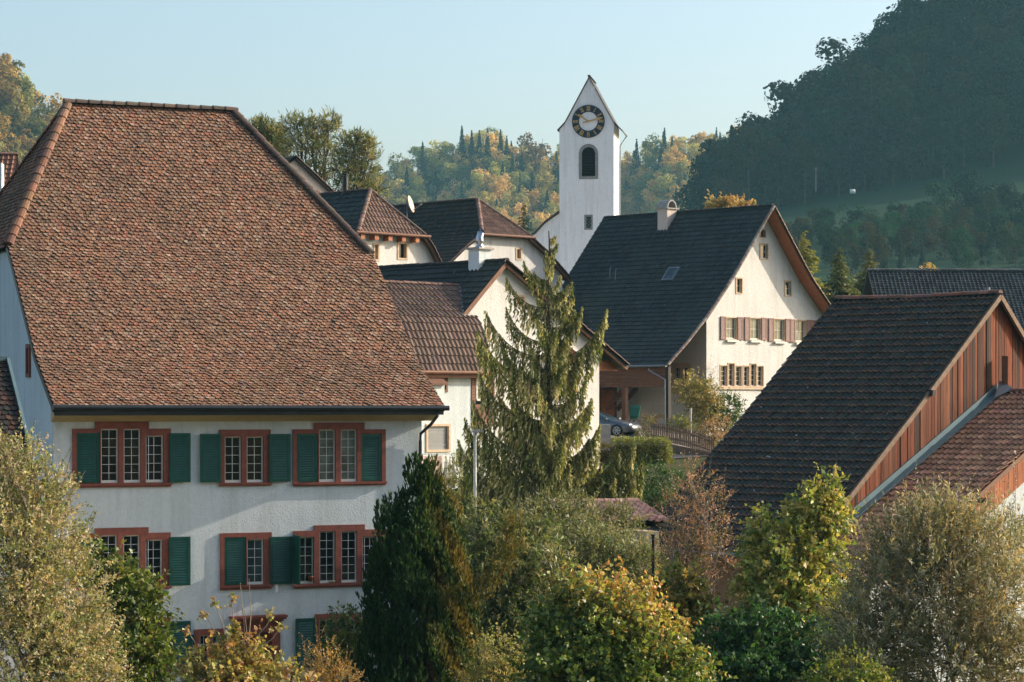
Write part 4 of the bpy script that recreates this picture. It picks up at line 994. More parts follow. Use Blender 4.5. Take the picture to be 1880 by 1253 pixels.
m = MB(); c = P(750.5, 376, 127.4); m.tube([c + Vector((0, 0, -.42)) + ax * .1, c + ax * .62 + Vector((0, 0, -.2))], .022, 5); m.tube([c + ax * .62 + Vector((0, 0, -.2)), c + ax * .72 + Vector((0, 0, -.15))], .05, 6); m.build('feed_arm', M['grey_metal'], ds)

# gable peeping over the big roof
F8 = Frame(543, 150, 45); u8, z8 = F8.on_v(543, 287, -.3); r8 = F8.on_v(612, 352, -.3); s8 = (z8 - r8[1]) / (r8[0] - u8)
h8 = thing('upper_house', 'plain pale gable with a dark roof rising behind the big red roof', 'house', F8.w(0, 4, 9))
mp8, L8 = slope_map(F8, [(u8 - 6, z8 - 6 * s8), (u8, z8)], 'u')
tile_roof('roof', M['tile_plain'], h8, [(-.3, 0), (7, 0), (7, L8[-1]), (-.3, L8[-1])], mp8, 'pan', .36, .24, SLATE, .2, 91, .01)
m = MB(); m.col = (.07, .05, .045); m.prism([F8.w(u8, -.3, z8), F8.w(u8 + 6, -.3, z8 - 6 * s8), F8.w(u8 + 6, 7, z8 - 6 * s8), F8.w(u8, 7, z8)], (0, 0, -.12)); m.build('roof', M['tile_plain'], h8)
m = MB(); caps(m, [F8.w(u8 + 6, -.32, z8 - 6 * s8 + .02), F8.w(u8, -.32, z8 + .02)], .09, .35, [(.15, .10, .08)], RND, .02); m.build('verge_tile', M['cap'], h8)
m = MB(); wall(m, F8, 0, u8 - 5.6, u8 + 5.6, 8, lambda u: z8 - s8 * abs(u - u8) - .14, ())
m.build('wall', M['plaster_pink'], h8)
m = MB(); q = F8.rect(0, 578, 351, 583, 365); m.box(F8, q[0], q[1], -.25, -.01, q[2], q[3]); m.build('bracket', M['brown_wood'], h8)

# far left red roof
F9 = Frame(-60, 112, 4)
a9, z9 = F9.on_v(33, 285, 2.2); b9, y9 = F9.on_v(30, 330, 0)
h9 = thing('tiled_house', 'house with orange brown tiled roof at the left edge behind the big red roof', 'house', F9.w(-3, 2, 6))
mp9, L9 = slope_map(F9, [(0, y9 - .6), (2.2, z9)], 'v')
tile_roof('roof', M['tile_brown'], h9, [(-9, 0), (a9, 0), (a9, L9[-1]), (-9, L9[-1])], mp9, 'pan', .36, .24, [(.30, .15, .10), (.26, .13, .09)], .2, 95, .01)
m = MB(); m.col = (.2, .1, .07); m.prism([F9.w(-9, 2.2, z9), F9.w(a9, 2.2, z9), F9.w(a9, 6, y9 - 2), F9.w(-9, 6, y9 - 2)], (0, 0, -.1)); m.build('roof', M['tile_brown'], h9)
m = MB(); caps(m, [F9.w(-9, 2.2, z9 + .02), F9.w(a9, 2.2, z9 + .02)], .12, .36, [(.33, .18, .13)], RND, .03); m.build('ridge_cap', M['cap'], h9)
m = MB(); m.box(F9, -8.8, a9 - .2, .35, 5, 4, y9 - .9); m.build('wall', M['plaster_pink'], h9)
m = MB(); uu = F9.on_v(2, 310, .2)[0]; m.box(F9, uu - .5, uu + .12, -.5, .3, 7, F9.on_v(2, 302, .2)[1]); m.build('chimney', M['plaster'], h9)

# dark long roof on the right behind the barn
F10 = Frame(1592, 152, 1.5); za = F10.on_v(1600, 498, 2.8)[1]; zb = F10.on_v(1580, 560, 0)[1]
h10 = thing('long_roofed_house', 'house whose long dark tiled roof and small flue show above the barn ridge', 'house', F10.w(5, 3, 7))
ul = F10.on_v(1592, 499, 2.8)[0]
mp10, L10 = slope_map(F10, [(-2.4, zb - (za - zb) / 2.8 * 2.4), (2.8, za)], 'v')
tile_roof('roof', M['tile_dark'], h10, [(ul, 0), (ul + 13, 0), (ul + 13, L10[-1]), (ul, L10[-1])], mp10, 'pan', .25, .26, [(.075, .078, .08), (.06, .062, .066), (.09, .088, .085), (.05, .052, .055)], .3, 97, .01)
m = MB(); m.col = (.05, .05, .05); m.prism([F10.w(ul, 2.8, za), F10.w(ul + 13, 2.8, za), F10.w(ul + 13, 8, za - 4.4), F10.w(ul, 8, za - 4.4)], (0, 0, -.1)); m.build('roof', M['tile_dark'], h10)
m = MB(); caps(m, [F10.w(ul, 2.8, za + .03), F10.w(ul + 13, 2.8, za + .03)], .14, .42, [(.16, .16, .16), (.12, .12, .12)], RND, .05); m.build('ridge_cap', M['cap'], h10)
m = MB(); m.box(F10, ul + .3, ul + 12.7, -1.6, 7, 6, zb - 1.6); m.build('wall', M['plaster_pink'], h10)
uu, zz = F10.on_v(1812, 536, .9); c = F10.w(uu, .9, zz); m = MB(); m.tube([c - Vector((0, 0, .4)), c + Vector((0, 0, .1))], .15, 10); m.tube([c + Vector((0, 0, .1)), c + Vector((0, 0, .28))], .2, 10); m.build('flue', M['grey_metal'], h10)

# ================================================================== CHURCH
FC = Frame(1027, 190, -8)
uR = FC.on_v(1127, 300, 0)[0]; DT = uR
zg = lambda px, py: FC.on_v(px, py, -.12)
ch = thing('church', 'white church tower with a steep gabled top, a clock and a louvred belfry opening', 'church', FC.w(uR / 2, uR / 2, 11))
gl = [zg(1023, 241), zg(1034, 227), zg(1046, 203), zg(1078, 142)]
gr = [zg(1140, 238), zg(1124, 224), zg(1110, 200), zg(1078, 142)]
um = (gl[0][0] + gr[0][0]) / 2; zt = gl[3][1]
gl = [(um - (gr[i][0] - gl[i][0]) / 2, (gr[i][1] + gl[i][1]) / 2) for i in range(3)] + [(um, zt)]
gr = [(2 * um - u, z) for u, z in gl]
m = MB(); bell = F_ = FC.rect(0, 1068, 270, 1093, 324); loz = FC.rect(0, 1076, 398, 1085, 419)
topc = lambda u: lerp_tab(gl + gr[::-1][1:], u) - .06
wall(m, FC, 0, 0, uR, 8, topc, [(bell[0], bell[1], bell[2], bell[3]), loz], .1)
SC = Swap(FC); wall(m, SC, uR, 0, DT, 8, lambda v: topc(uR), (), 2); wall(m, SC, 0, 0, DT, 8, lambda v: topc(0), (), 2); wall(m, FC, DT, 0, uR, 8, topc, (), .3)
m.build('tower_wall', M['church'], ch)
m = MB(); m.col = (.06, .05, .045)
for g_ in (gl, gr):
    for p, q in zip(g_, g_[1:]): m.prism([FC.w(p[0], -.12, p[1]), FC.w(q[0], -.12, q[1]), FC.w(q[0], DT + .12, q[1]), FC.w(p[0], DT + .12, p[1])], (0, 0, .09))
m.build('roof', M['tile_dark'], ch)
m = MB(); caps(m, [FC.w(um, -.18, zt + .08), FC.w(um, DT + .15, zt + .08)], .12, .4, [(.12, .12, .11)], RND, .02); m.build('ridge_cap', M['cap'], ch)
m = MB(); m.tube([FC.w(gr[0][0] + .05, -.1, gr[0][1] - .02), FC.w(gr[0][0] + .05, DT, gr[0][1] - .02)], .07, 6); m.tube([FC.w(gr[0][0] + .05, DT - .2, gr[0][1] - .05), FC.w(uR + .1, DT - .2, gr[0][1] - .8), FC.w(uR + .1, DT - .2, 8)], .06, 6); m.build('downpipe', M['grey_metal'], ch)
# belfry opening: round-headed grey stone frame with louvres
bu = (bell[0] + bell[1]) / 2; rw = (bell[1] - bell[0]) / 2; zs = bell[3] - rw
def arch(r, z0, zs_, n=14): return [(bu - r, z0)] + [(bu - r * math.cos(PI * i / n), zs_ + r * math.sin(PI * i / n)) for i in range(n + 1)] + [(bu + r, z0)]
o_, i_ = arch(rw + .22, bell[2] - .22, zs), arch(rw - .01, bell[2] - .22, zs)
m = MB()
for k in range(len(o_) - 1):
    m.hexa([FC.w(o_[k][0], -.04, o_[k][1]), FC.w(o_[k + 1][0], -.04, o_[k + 1][1]), FC.w(i_[k + 1][0], -.04, i_[k + 1][1]), FC.w(i_[k][0], -.04, i_[k][1]), FC.w(o_[k][0], .25, o_[k][1]), FC.w(o_[k + 1][0], .25, o_[k + 1][1]), FC.w(i_[k + 1][0], .25, i_[k + 1][1]), FC.w(i_[k][0], .25, i_[k][1])])
m.box(FC, bu - rw + .012, bu + rw - .012, -.05, .25, bell[2] - .22, bell[2])
bf = m.build('belfry_opening', M['greystone'], ch)
m = MB()
for k in range(11):
    z = bell[2] + (bell[3] - bell[2]) * (k + .2) / 11; hw = rw - .02 if z < zs else math.sqrt(max(.01, rw * rw - (z - zs + .1) ** 2)) - .02
    m.hexa([FC.w(bu - hw, .0, z), FC.w(bu + hw, .0, z), FC.w(bu + hw, .18, z + .16), FC.w(bu - hw, .18, z + .16), FC.w(bu - hw, .0, z + .03), FC.w(bu + hw, .0, z + .03), FC.w(bu + hw, .18, z + .19), FC.w(bu - hw, .18, z + .19)])
m.box(FC, bu - rw, bu + rw, .22, .24, bell[2], bell[3]); m.build('louvre', M['dark_metal'], bf)
wo = stone_frame(FC, 0, loz[0], loz[1], loz[2], loz[3], .14, M['greystone'], ch)
m = MB(); m.poly([FC.w(loz[0], .12, loz[2]), FC.w(loz[1], .12, loz[2]), FC.w(loz[1], .12, loz[3]), FC.w(loz[0], .12, loz[3])]); m.build('pane', M['glass_blue'], wo)
m = MB(); w_, h_ = loz[1] - loz[0], loz[3] - loz[2]
for k in range(-2, 4):
    for sg in (1, -1):
        a_ = Vector((loz[0] if sg > 0 else loz[1], 0, loz[2] + h_ * k / 3)); b_ = Vector((loz[1] if sg > 0 else loz[0], 0, loz[2] + h_ * (k / 3 + .5)))
        pts = [a_.lerp(b_, t) for t in (0, .25, .5, .75, 1)]; pts = [p for p in pts if loz[2] <= p.z <= loz[3]]
        if len(pts) > 1: m.tube([FC.w(p.x, .10, p.z) for p in (pts[0], pts[-1])], .012, 4)
m.build('lead_lattice', M['greystone'], wo)
# clock
cu, cz_ = FC.on_v(1080, 223, -.1); R = 30.2 / FPX * 190; Ri = 17.3 / FPX * 190
ck = MB()
def ring(mb, r0, r1, v0, v1, n=48):
    for k in range(n):
        a, b_ = 2 * PI * k / n, 2 * PI * (k + 1) / n
        q = lambda r, t, v: FC.w(cu + r * math.cos(t), v, cz_ + r * math.sin(t))
        mb.hexa([q(r0, a, v0), q(r1, a, v0), q(r1, b_, v0), q(r0, b_, v0), q(r0, a, v1), q(r1, a, v1), q(r1, b_, v1), q(r0, b_, v1)])
ring(ck, Ri, R, -.07, -.005)
cko = ck.build('clock_dial', paint('dark_blue_clock_paint', (.012, .028, .045), .5, .1), ch)
GOLD = paint('gilded_metal', (.62, .40, .14), .4, .1, 0, 3, .5, .3)
m = MB(); m.poly([FC.w(cu + Ri * math.cos(2 * PI * k / 40), -.02, cz_ + Ri * math.sin(2 * PI * k / 40)) for k in range(40)]); m.build('dial_centre', M['church'], cko)
def stroke(mb, ang, x0, y0, x1, y1, w, v=-.085):
    """stroke in numeral space: x along the ring, y outward from ring middle"""
    rm = (R + Ri) / 2; ca, sa = math.cos(ang), math.sin(ang)      # ang clockwise from 12
    def pt(x, y): r = rm + y; return (cu + r * sa + x * ca, cz_ + r * ca - x * sa)
    d = Vector((x1 - x0, y1 - y0)); d.normalize(); n = Vector((-d.y, d.x)) * w / 2
    cs = [pt(x0 - n.x, y0 - n.y), pt(x0 + n.x, y0 + n.y), pt(x1 + n.x, y1 + n.y), pt(x1 - n.x, y1 - n.y)]
    mb.prism([FC.w(a, v, b_) for a, b_ in cs], FC.n * .014)
for hnum, txt in enumerate(['XII', 'I', 'II', 'III', 'IIII', 'V', 'VI', 'VII', 'VIII', 'IX', 'X', 'XI']):
    m = MB(); ang = 2 * PI * hnum / 12; H = (R - Ri) * .36; wid = {'I': .075, 'V': .15, 'X': .15}; tot = sum(wid[c_] for c_ in txt); x = -tot / 2
    for c_ in txt:
        xc = x + wid[c_] / 2
        if c_ == 'I': stroke(m, ang, xc, -H, xc, H, .045)
        elif c_ == 'V': stroke(m, ang, xc - .055, H, xc, -H, .045); stroke(m, ang, xc + .055, H, xc, -H, .028, -.088)
        else: stroke(m, ang, xc - .055, H, xc + .055, -H, .045); stroke(m, ang, xc + .055, H, xc - .055, -H, .028, -.088)
        x += wid[c_]
    m.build('numeral', GOLD, cko)
def hand(px, py, back, w):
    tu, tz = FC.on_v(px, py, -.12); d = Vector((tu - cu, 0, tz - cz_)); L = d.length; d.normalize(); n = Vector((d.z, 0, -d.x)); m = MB()
    o2 = [(-back, .4), (-back * .4, .8), (0, .6), (L * .55, .7), (L * .7, 1.3), (L, .1)]
    pts = [(cu + d.x * t + n.x * w * k, cz_ + d.z * t + n.z * w * k) for t, k in o2] + [(cu + d.x * t - n.x * w * k, cz_ + d.z * t - n.z * w * k) for t, k in reversed(o2)]
    m.prism([FC.w(a, -.13, b_) for a, b_ in pts], FC.n * .02); m.build('clock_hand', GOLD, cko)
hand(1061, 210, .12, .085); hand(1107, 216, .45, .085)
# nave
n0 = FC.on_v(1027, 389, -.25); n1 = FC.on_v(980, 430, -.25); n2 = FC.on_v(1000, 408, -.25)
m = MB(); wall(m, FC, .05, n1[0] - 2, -.01, 8, lambda u: lerp_tab([(n1[0] - 2, n1[1] - .9), n1, n2, n0, (0.2, n0[1] + .2)], u) - .08, (), .3); m.build('nave_wall', M['church'], ch)
m = MB(); m.col = (.05, .045, .04); pp = [(n1[0] - 2, n1[1] - .9), n1, n2, (0, n0[1])]
for p, q in zip(pp, pp[1:]): m.prism([FC.w(p[0], -.25, p[1]), FC.w(q[0], -.25, q[1]), FC.w(q[0], 14, q[1]), FC.w(p[0], 14, p[1])], (0, 0, .1))
m.build('nave_roof', M['tile_dark'], ch)

# ================================================================== yard: lamp, car, barrow, fence, walls
lp0 = P(872, 793, 82); g0 = ground_z(lp0.x, 82)
t = thing('street_lamp', 'slim grey street lamp in front of the weeping conifer', 'street lamp', (lp0.x, 82, g0))
m = MB(); m.tube([(lp0.x, 82, g0), (lp0.x, 82, lp0.z - .1)], .062, 10, .05); m.build('pole', M['grey_metal'], t, True)
m = MB(); pts = [(lp0.x - .16, 0), (lp0.x + .02, .07), (lp0.x + .28, .03), (lp0.x + .28, -.01), (lp0.x - .14, -.03)]; m.prism([Vector((a, 81.85, lp0.z + b_)) for a, b_ in pts], (0, .3, 0)); m.tube([(lp0.x, 82, lp0.z - .12), (lp0.x, 82, lp0.z)], .07, 8); m.build('lamp_head', M['grey_metal'], t)

def make_car(label, loc, yaw):
    t = thing('parked_car', label, 'car', loc)
    Rm = Matrix.Rotation(yaw, 4, 'Z'); T = lambda x, y, z: Vector(loc) + (Rm @ Vector((x, y, z)))
    # body lofted along its length (x forward): stations x, half width, sill z, shoulder z
    st = [(-2.08, .62, .38, .72), (-1.95, .78, .28, .86), (-1.4, .86, .24, .92), (-.6, .88, .22, .90), (.4, .88, .22, .86), (1.1, .87, .22, .80), (1.7, .82, .22, .70), (2.0, .70, .26, .60), (2.12, .5, .32, .50)]
    m = MB(); vs = []
    for x, w_, z0, z1 in st: vs += [T(x, y, z) for y, z in ((-w_ * .9, z0), (-w_, z0 + (z1 - z0) * .35), (-w_, z0 + (z1 - z0) * .75), (-w_ * .88, z1), (-w_ * .4, z1 + .035), (0, z1 + .045), (w_ * .4, z1 + .035), (w_ * .88, z1), (w_, z0 + (z1 - z0) * .75), (w_, z0 + (z1 - z0) * .35), (w_ * .9, z0))]
    k = 11; m.add(vs, [(i * k + j, i * k + (j + 1) % k, (i + 1) * k + (j + 1) % k, (i + 1) * k + j) for i in range(len(st) - 1) for j in range(k)] + [tuple(range(k)), tuple(range(len(vs) - 1, len(vs) - k - 1, -1))])
    m.build('body', paint('silver_car_paint', (.16, .175, .185), .28, .04, 0, 2, .6, .7), t, True)
    m = MB(); cs = [(-1.75, .62, .9), (-1.0, .62, 1.2), (-.35, .62, 1.27), (.2, .62, 1.2), (.95, .70, .84)]; vs = []
    for x, w_, z in cs: vs += [T(x, y, zz) for y, zz in ((-.78, .86 if x < .9 else .82), (-w_, z - .04), (-w_ * .6, z), (w_ * .6, z), (w_, z - .04), (.78, .86 if x < .9 else .82))]
    m.add(vs, [(i * 6 + j, i * 6 + j + 1, (i + 1) * 6 + j + 1, (i + 1) * 6 + j) for i in range(4) for j in range(5)]); m.build('windscreen_and_windows', M['glass_blue'], t, True)
    m = MB(); vs = []
    for x, w_, z in [(-1.2, .6, 1.165), (-.9, .6, 1.235), (-.35, .6, 1.285), (.05, .6, 1.245)]: vs += [T(x, y, zz) for y, zz in ((-w_, z - .03), (-w_ * .6, z + .008), (w_ * .6, z + .008), (w_, z - .03))]
    m.add(vs, [(i * 4 + j, i * 4 + j + 1, (i + 1) * 4 + j + 1, (i + 1) * 4 + j) for i in range(3) for j in range(3)]); m.build('roof', bpy.data.materials['silver_car_paint'], t, True)
    ay = Rm.to_3x3() @ Vector((0, 1, 0)); ax = Rm.to_3x3() @ Vector((1, 0, 0))
    for x in (-1.25, 1.3):
        for sg in (-1, 1):
            c = T(x, sg * .80, .315); a_ = ay * sg
            m = MB(); m.lathe(c, [(.001, -.1), (.29, -.1), (.315, -.06), (.315, .07), (.29, .1), (.215, .1), (.21, .06)], 20, a_, ax); wh = m.build('wheel', paint('tyre_rubber', (.015, .015, .016), .8, .1), t, True)
            m = MB(); m.lathe(c, [(.21, .03), (.21, .105), (.185, .105), (.18, .05)], 20, a_, ax)
            up = Vector((0, 0, 1))
            for i in range(6):
                th = 2 * PI * i / 6; d = ax * math.cos(th) + up * math.sin(th); m.bar(c + a_ * .08, c + a_ * .085 + d * .19, .055, .03, a_)
            m.lathe(c, [(.05, .06), (.05, .1), (.001, .1)], 10, a_, ax); m.build('rim', M['steel'], wh)
    for sg in (-1, 1):
        m = MB(); m.hexa([T(1.72, sg * .55, .62), T(2.02, sg * .52, .56), T(1.95, sg * .68, .57), T(1.6, sg * .79, .66), T(1.72, sg * .55, .745), T(2.0, sg * .52, .635), T(1.93, sg * .68, .645), T(1.6, sg * .78, .76)]); m.build('headlight', M['steel'], t)
        m = MB(); m.hexa([T(.62, sg * .84, .86), T(.8, sg * .84, .86), T(.8, sg * 1.0, .88), T(.62, sg * 1.0, .88), T(.62, sg * .84, .94), T(.76, sg * .84, .94), T(.76, sg * 1.0, .96), T(.62, sg * 1.0, .96)]); m.build('mirror', bpy.data.materials['silver_car_paint'], t)
    m = MB(); m.hexa([T(2.04, -.4, .33), T(2.13, -.35, .33), T(2.13, .35, .33), T(2.04, .4, .33), T(2.02, -.42, .42), T(2.135, -.35, .42), T(2.135, .35, .42), T(2.02, .42, .42)]); m.build('grille', M['dark_metal'], t)
c = P(1133, 802, 125); gz = c.z
yw = math.radians(-24); make_car('silver grey sports coupe parked below the covered passage of the white house', Vector((c.x, 125, gz - .0)) - Vector((math.cos(yw), math.sin(yw), 0)) * 1.3 + Vector((-math.sin(yw), math.cos(yw), 0)) * .8, yw)
# flat pad the car stands on
m = MB(); m.abox(c.x - 6, c.x + 3.2, 122.5, 128.8, 6.8, gz - .012); tag(m.build('parking_slab', M['concrete'], None), 'low grey concrete slab that the silver coupe is parked on', 'slab')

t = thing('wheelbarrow', 'green wheelbarrow tipped upright against the wall beside the silver car', 'wheelbarrow', P(1164, 771, 131))
b0 = P(1164, 770, 131); ang = math.radians(78); X_ = Vector((1, .1, 0)).normalized(); Z_ = Vector((.12, .35, 1)).normalized(); Y_ = Z_.cross(X_)
m = MB(); vs = []
for h_, wd, dp in ((0, .16, .10), (.12, .24, .18), (.6, .30, .22), (.75, .28, .16)): vs += [b0 + Z_ * h_ + X_ * a + Y_ * b_ for a, b_ in ((-wd, .0), (-wd * .8, -dp), (wd * .8, -dp), (wd, .0))]
m.add(vs, [(i * 4 + j, i * 4 + j + 1, i * 4 + 5 + j, i * 4 + 4 + j) for i in range(3) for j in range(3)] + [(0, 1, 2, 3), (12, 13, 14, 15)]); m.build('tray', paint('green_tub', (.01, .10, .06), .4, .1), t)
m = MB()
for sx in (-.2, .2): m.tube([b0 + X_ * sx - Z_ * .25 + Y_ * .06, b0 + X_ * sx + Z_ * .7 + Y_ * .05, b0 + X_ * sx * 1.3 + Z_ * 1.0 + Y_ * .03], .02, 6)
m.build('frame', M['dark_metal'], t)
m = MB(); m.lathe(b0 - Z_ * .22, [(.001, -.05), (.17, -.05), (.18, 0), (.17, .05), (.001, .05)], 16, X_, Z_); m.build('wheel', M['dark_metal'], t)

t = thing('picket_fence', 'weathered wooden picket fence along the bank below the white house garden', 'fence', P(1240, 818, 118))
f0, f1 = P(1196, 808, 117.5), P(1310, 838, 113)
n_ = 34
for i in range(n_):
    k = i / (n_ - 1); p = f0.lerp(f1, k); p.z += .12 * math.sin(k * PI); h_ = .86 + RND.uniform(-.03, .03); dx = RND.uniform(-.02, .02)
    m = MB(); a = .032; m.prism([p + Vector((-a, 0, 0)), p + Vector((a, 0, 0)), p + Vector((a + dx, 0, h_ - .06)), p + Vector((dx, 0, h_)), p + Vector((-a + dx, 0, h_ - .06))], (0, .025, 0)); m.build('picket', bpy.data.materials['greyed_verge_wood'], t)
for h_ in (.22, .66):
    m = MB()
    for i in range(12):
        a, b_ = f0.lerp(f1, i / 12), f0.lerp(f1, (i + 1) / 12); a.z += .12 * math.sin(i / 12 * PI) + h_; b_.z += .12 * math.sin((i + 1) / 12 * PI) + h_; m.bar(a + Vector((0, .05, 0)), b_ + Vector((0, .05, 0)), .04, .06)
    m.build('rail', bpy.data.materials['greyed_verge_wood'], t)
m = MB(); q0, q1 = f0 + Vector((-.3, .1, .05)), f1 + Vector((.5, .1, .05)); m.hexa([q0 - Vector((0, 0, 2)), q1 - Vector((0, 0, 2)), q1 + Vector((0, 14, -2)), q0 + Vector((0, 14, -2)), q0, q1, q1 + Vector((0, 14, .6)), q0 + Vector((0, 14, .4))])
tag(m.build('retaining_wall', paint('brown_bank', (.17, .13, .10), .95, .25, .5, 3), None), 'brown retaining wall of the raised garden under the picket fence', 'retaining wall')
a, b_ = P(1100, 812, 112), P(1121, 812, 112); m = MB(); m.abox(a.x - 1.2, b_.x, 112, 112.8, 6.9, P(1110, 780, 112).z)
tag(m.build('concrete_planter', M['concrete'], None, bevel=.02), 'pale concrete planter block at the corner between the car and the hedge', 'planter')
a = P(1268, 772, 119); m = MB(); m.tube([a - Vector((0, 0, .6)), a + Vector((0, 0, .55))], .05, 8); m.tube([a + Vector((0, 0, .55)), a + Vector((0, 0, .6))], .06, 8); tag(m.build('garden_post', M['plaster_pink'], None), 'short pinkish post among the shrubs behind the picket fence', 'post')

# pink tiled shed roof behind the foreground trees
FD = Frame(1175, 72, 20)
d0, z0d = FD.on_v(1110, 956, -1.0); d1, _ = FD.on_v(1222, 950, -1.0); zt_d = FD.on_v(1180, 921, 1.0)[1]
t = thing('garden_shed', 'small shed with a pale pink tiled roof half hidden behind the trees', 'shed', FD.w(0, 0, .8))
mpd, Ld = slope_map(FD, [(-1.3, z0d - .3 * (zt_d - z0d) / 2), (1.0, zt_d)], 'v')
tile_roof('roof', M['tile_brown'], t, [(d0 - 1, 0), (d1, 0), (d1, Ld[-1]), (d0 - 1, Ld[-1])], mpd, 'pan', .33, .22, [(.62, .38, .30), (.54, .32, .25), (.68, .46, .37)], .18, 101, .012)
m = MB(); m.col = (.3, .16, .12); m.prism([FD.w(d0 - 1, 1, zt_d), FD.w(d1, 1, zt_d), FD.w(d1, 3, z0d), FD.w(d0 - 1, 3, z0d)], (0, 0, -.1)); m.build('roof', M['tile_brown'], t)
m = MB(); m.box(FD, d0 - .8, d1 - .2, -1.0, 2.8, .5, z0d - .35); m.build('wall', M['plaster_pink'], t)
m = MB(); caps(m, [FD.w(d0 - 1, 1, zt_d + .02), FD.w(d1, 1, zt_d + .02)], .11, .34, [(.45, .28, .22)], RND, .03); m.build('ridge_cap', M['cap'], t)
# stacked clay blocks by the barn wall
t = thing('brick_stack', 'stack of orange clay blocks against the barn wall behind the green maple', 'brick stack', P(1373, 1135, 66)); rd = random.Random(3); c = P(1373, 1135, 66); m = MB()
for j in range(9):
    for i in range(2):
        x = c.x - .22 + i * .24 + rd.uniform(-.02, .02); z = c.z + j * .13; m.abox(x, x + .22, 65.8, 66.1, z + .004, z + .122)
m.build('clay_block', M['terracotta'], t)
a, b_ = P(1198, 1082, 60), P(1199, 985, 60); m = MB(); m.tube([(a.x, 60, .4), b_], .035, 8); m.tube([b_, b_ + Vector((0, 0, .05))], .05, 8); tag(m.build('garden_pole', M['dark_metal'], None), 'thin dark pole standing among the olive green trees', 'pole')
# paling at the bottom edge between yew and maple
t = thing('garden_fence', 'dark paling fence at the bottom between the yew and the orange maple', 'fence', P(985, 1290, 52))
for i in range(16):
    p = P(940 + i * 9, 1300, 52); m = MB(); h_ = .95; m.prism([p + Vector((-.03, 0, 0)), p + Vector((.03, 0, 0)), p + Vector((.03, 0, h_ - .05)), p + Vector((0, 0, h_)), p + Vector((-.03, 0, h_ - .05))], (0, .025, 0)); m.build('picket', M['dark_wood'], t)
m = MB(); m.bar(P(930, 1240, 52.05), P(1090, 1240, 52.05), .04, .06); m.build('rail', M['dark_wood'], t)
# ================================================================== VEGETATION
def unit(a): return a / np.maximum(1e-9, np.linalg.norm(a, axis=1, keepdims=True))
def kites(pos, d, nrm, L, W, fold=.25):
    """leaf blades: base at pos, along d, face normal about nrm; L, W arrays"""
    side = unit(np.cross(d, nrm)); up = np.cross(side, d); L = np.asarray(L)[:, None]; W = np.asarray(W)[:, None]
    mid = pos + d * L * .45
    V = np.stack([pos, mid + side * W * .5 + up * W * fold, pos + d * L, mid - side * W * .5 + up * W * fold], 1).reshape(-1, 3)
    return V, np.arange(len(V)).reshape(-1, 4)
def pick(pal, n, rng, jit=.22):
    pal = np.array(pal); c = pal[rng.integers(0, len(pal), n)]
    return np.clip(c * 2.0 * (1 + rng.uniform(-jit, jit, (n, 1))) * (1 + rng.uniform(-.08, .08, (n, 3))), .003, .9)
def px_blobs(lst):
    """(px,py,rx,ry,Y[,depth factor]) in photo pixels -> centre and radii in metres"""
    out = []
    for b in lst:
        px, py, rx, ry, Y = b[:5]; c = P(px, py, Y); s = Y / FPX; dz = b[5] if len(b) > 5 else 1.0
        out.append((np.array(c), np.array([rx * s, rx * s * dz, ry * s])))
    return out
def sprigs(blobs, n, rng, shell=.55, up=.4, jitter=.5, rag=1.0):
    w = np.array([(r[0] * r[1] * r[2]) ** (2 / 3) for c, r in blobs]); m = int(n * (1 + 1.1 * rag)); ph = rng.uniform(0, 6.28, 6)
    idx = rng.choice(len(blobs), m, p=w / w.sum())
    C = np.array([b[0] for b in blobs])[idx]; R = np.array([b[1] for b in blobs])[idx]
    d = unit(rng.normal(size=(m, 3))); lump = 1 + .16 * np.sin(d[:, 0] * 7 + idx * 2.1) * np.sin(d[:, 2] * 6 + idx) + .10 * np.sin(d[:, 1] * 11 + idx)
    rr = (shell + (1 - shell) * rng.random(m) ** .6) * lump * (1 + rag * .16 * np.abs(rng.normal(size=m)) * (rng.random(m) < .3))
    pos = C + d * R * rr[:, None]
    f = 2 * PI / (.55 * R.mean()); q = pos * f
    g = np.sin(q[:, 0] + ph[0]) * np.sin(q[:, 2] * 1.1 + ph[1]) + .7 * np.sin(q[:, 0] * 2.1 + q[:, 1] + ph[2]) * np.sin(q[:, 2] * 1.9 - q[:, 1] + ph[3]) + .5 * np.sin(q[:, 1] * 1.3 + ph[4])
    keep = np.argsort(-(g + rng.normal(0, .55, m)) if rag > 0 else rng.random(m))[:n]; keep = rng.permutation(keep)
    pos, d, R, idx = pos[keep], d[keep], R[keep], idx[keep]
    D = unit(unit(d / R * R.mean(1, keepdims=True)) + np.array([0, 0, up]) + rng.normal(size=(n, 3)) * jitter)
    return pos, D, idx
def leaves_on(pos, D, k, SL, L, W, rng, spread=.9, droop=.15, leafdroop=.2, pal=None, palfn=None, nup=.6):
    n = len(pos); t = (np.arange(k) + .6) / k
    sl = SL * np.where(rng.random(n) < (.12 if nup > 0 else 0), rng.uniform(1.3, 2.1, n), rng.uniform(.5, 1.25, n))
    p = pos[:, None, :] + D[:, None, :] * (sl[:, None] * t)[:, :, None]; p[:, :, 2] -= droop * sl[:, None] * t ** 2
    p = p.reshape(-1, 3); DD = np.repeat(D, k, 0); m = len(p)
    ld = unit(DD * .55 + unit(rng.normal(size=(m, 3))) * spread - np.array([0, 0, leafdroop]))
    nr = unit(rng.normal(size=(m, 3)) + np.array([0, 0, nup]))
    l = L * rng.uniform(.6, 1.25, m)
    V, F = kites(p, ld, nr, l, l * (W / L) * rng.uniform(.8, 1.2, m))
    base = palfn(p, rng) if palfn else np.repeat(pick(pal, n, rng, .12), k, 0)
    c = np.clip(base * (1 + rng.uniform(-.25, .25, (m, 1))), .003, .9)
    return V, F, np.repeat(c, 4, 0), p
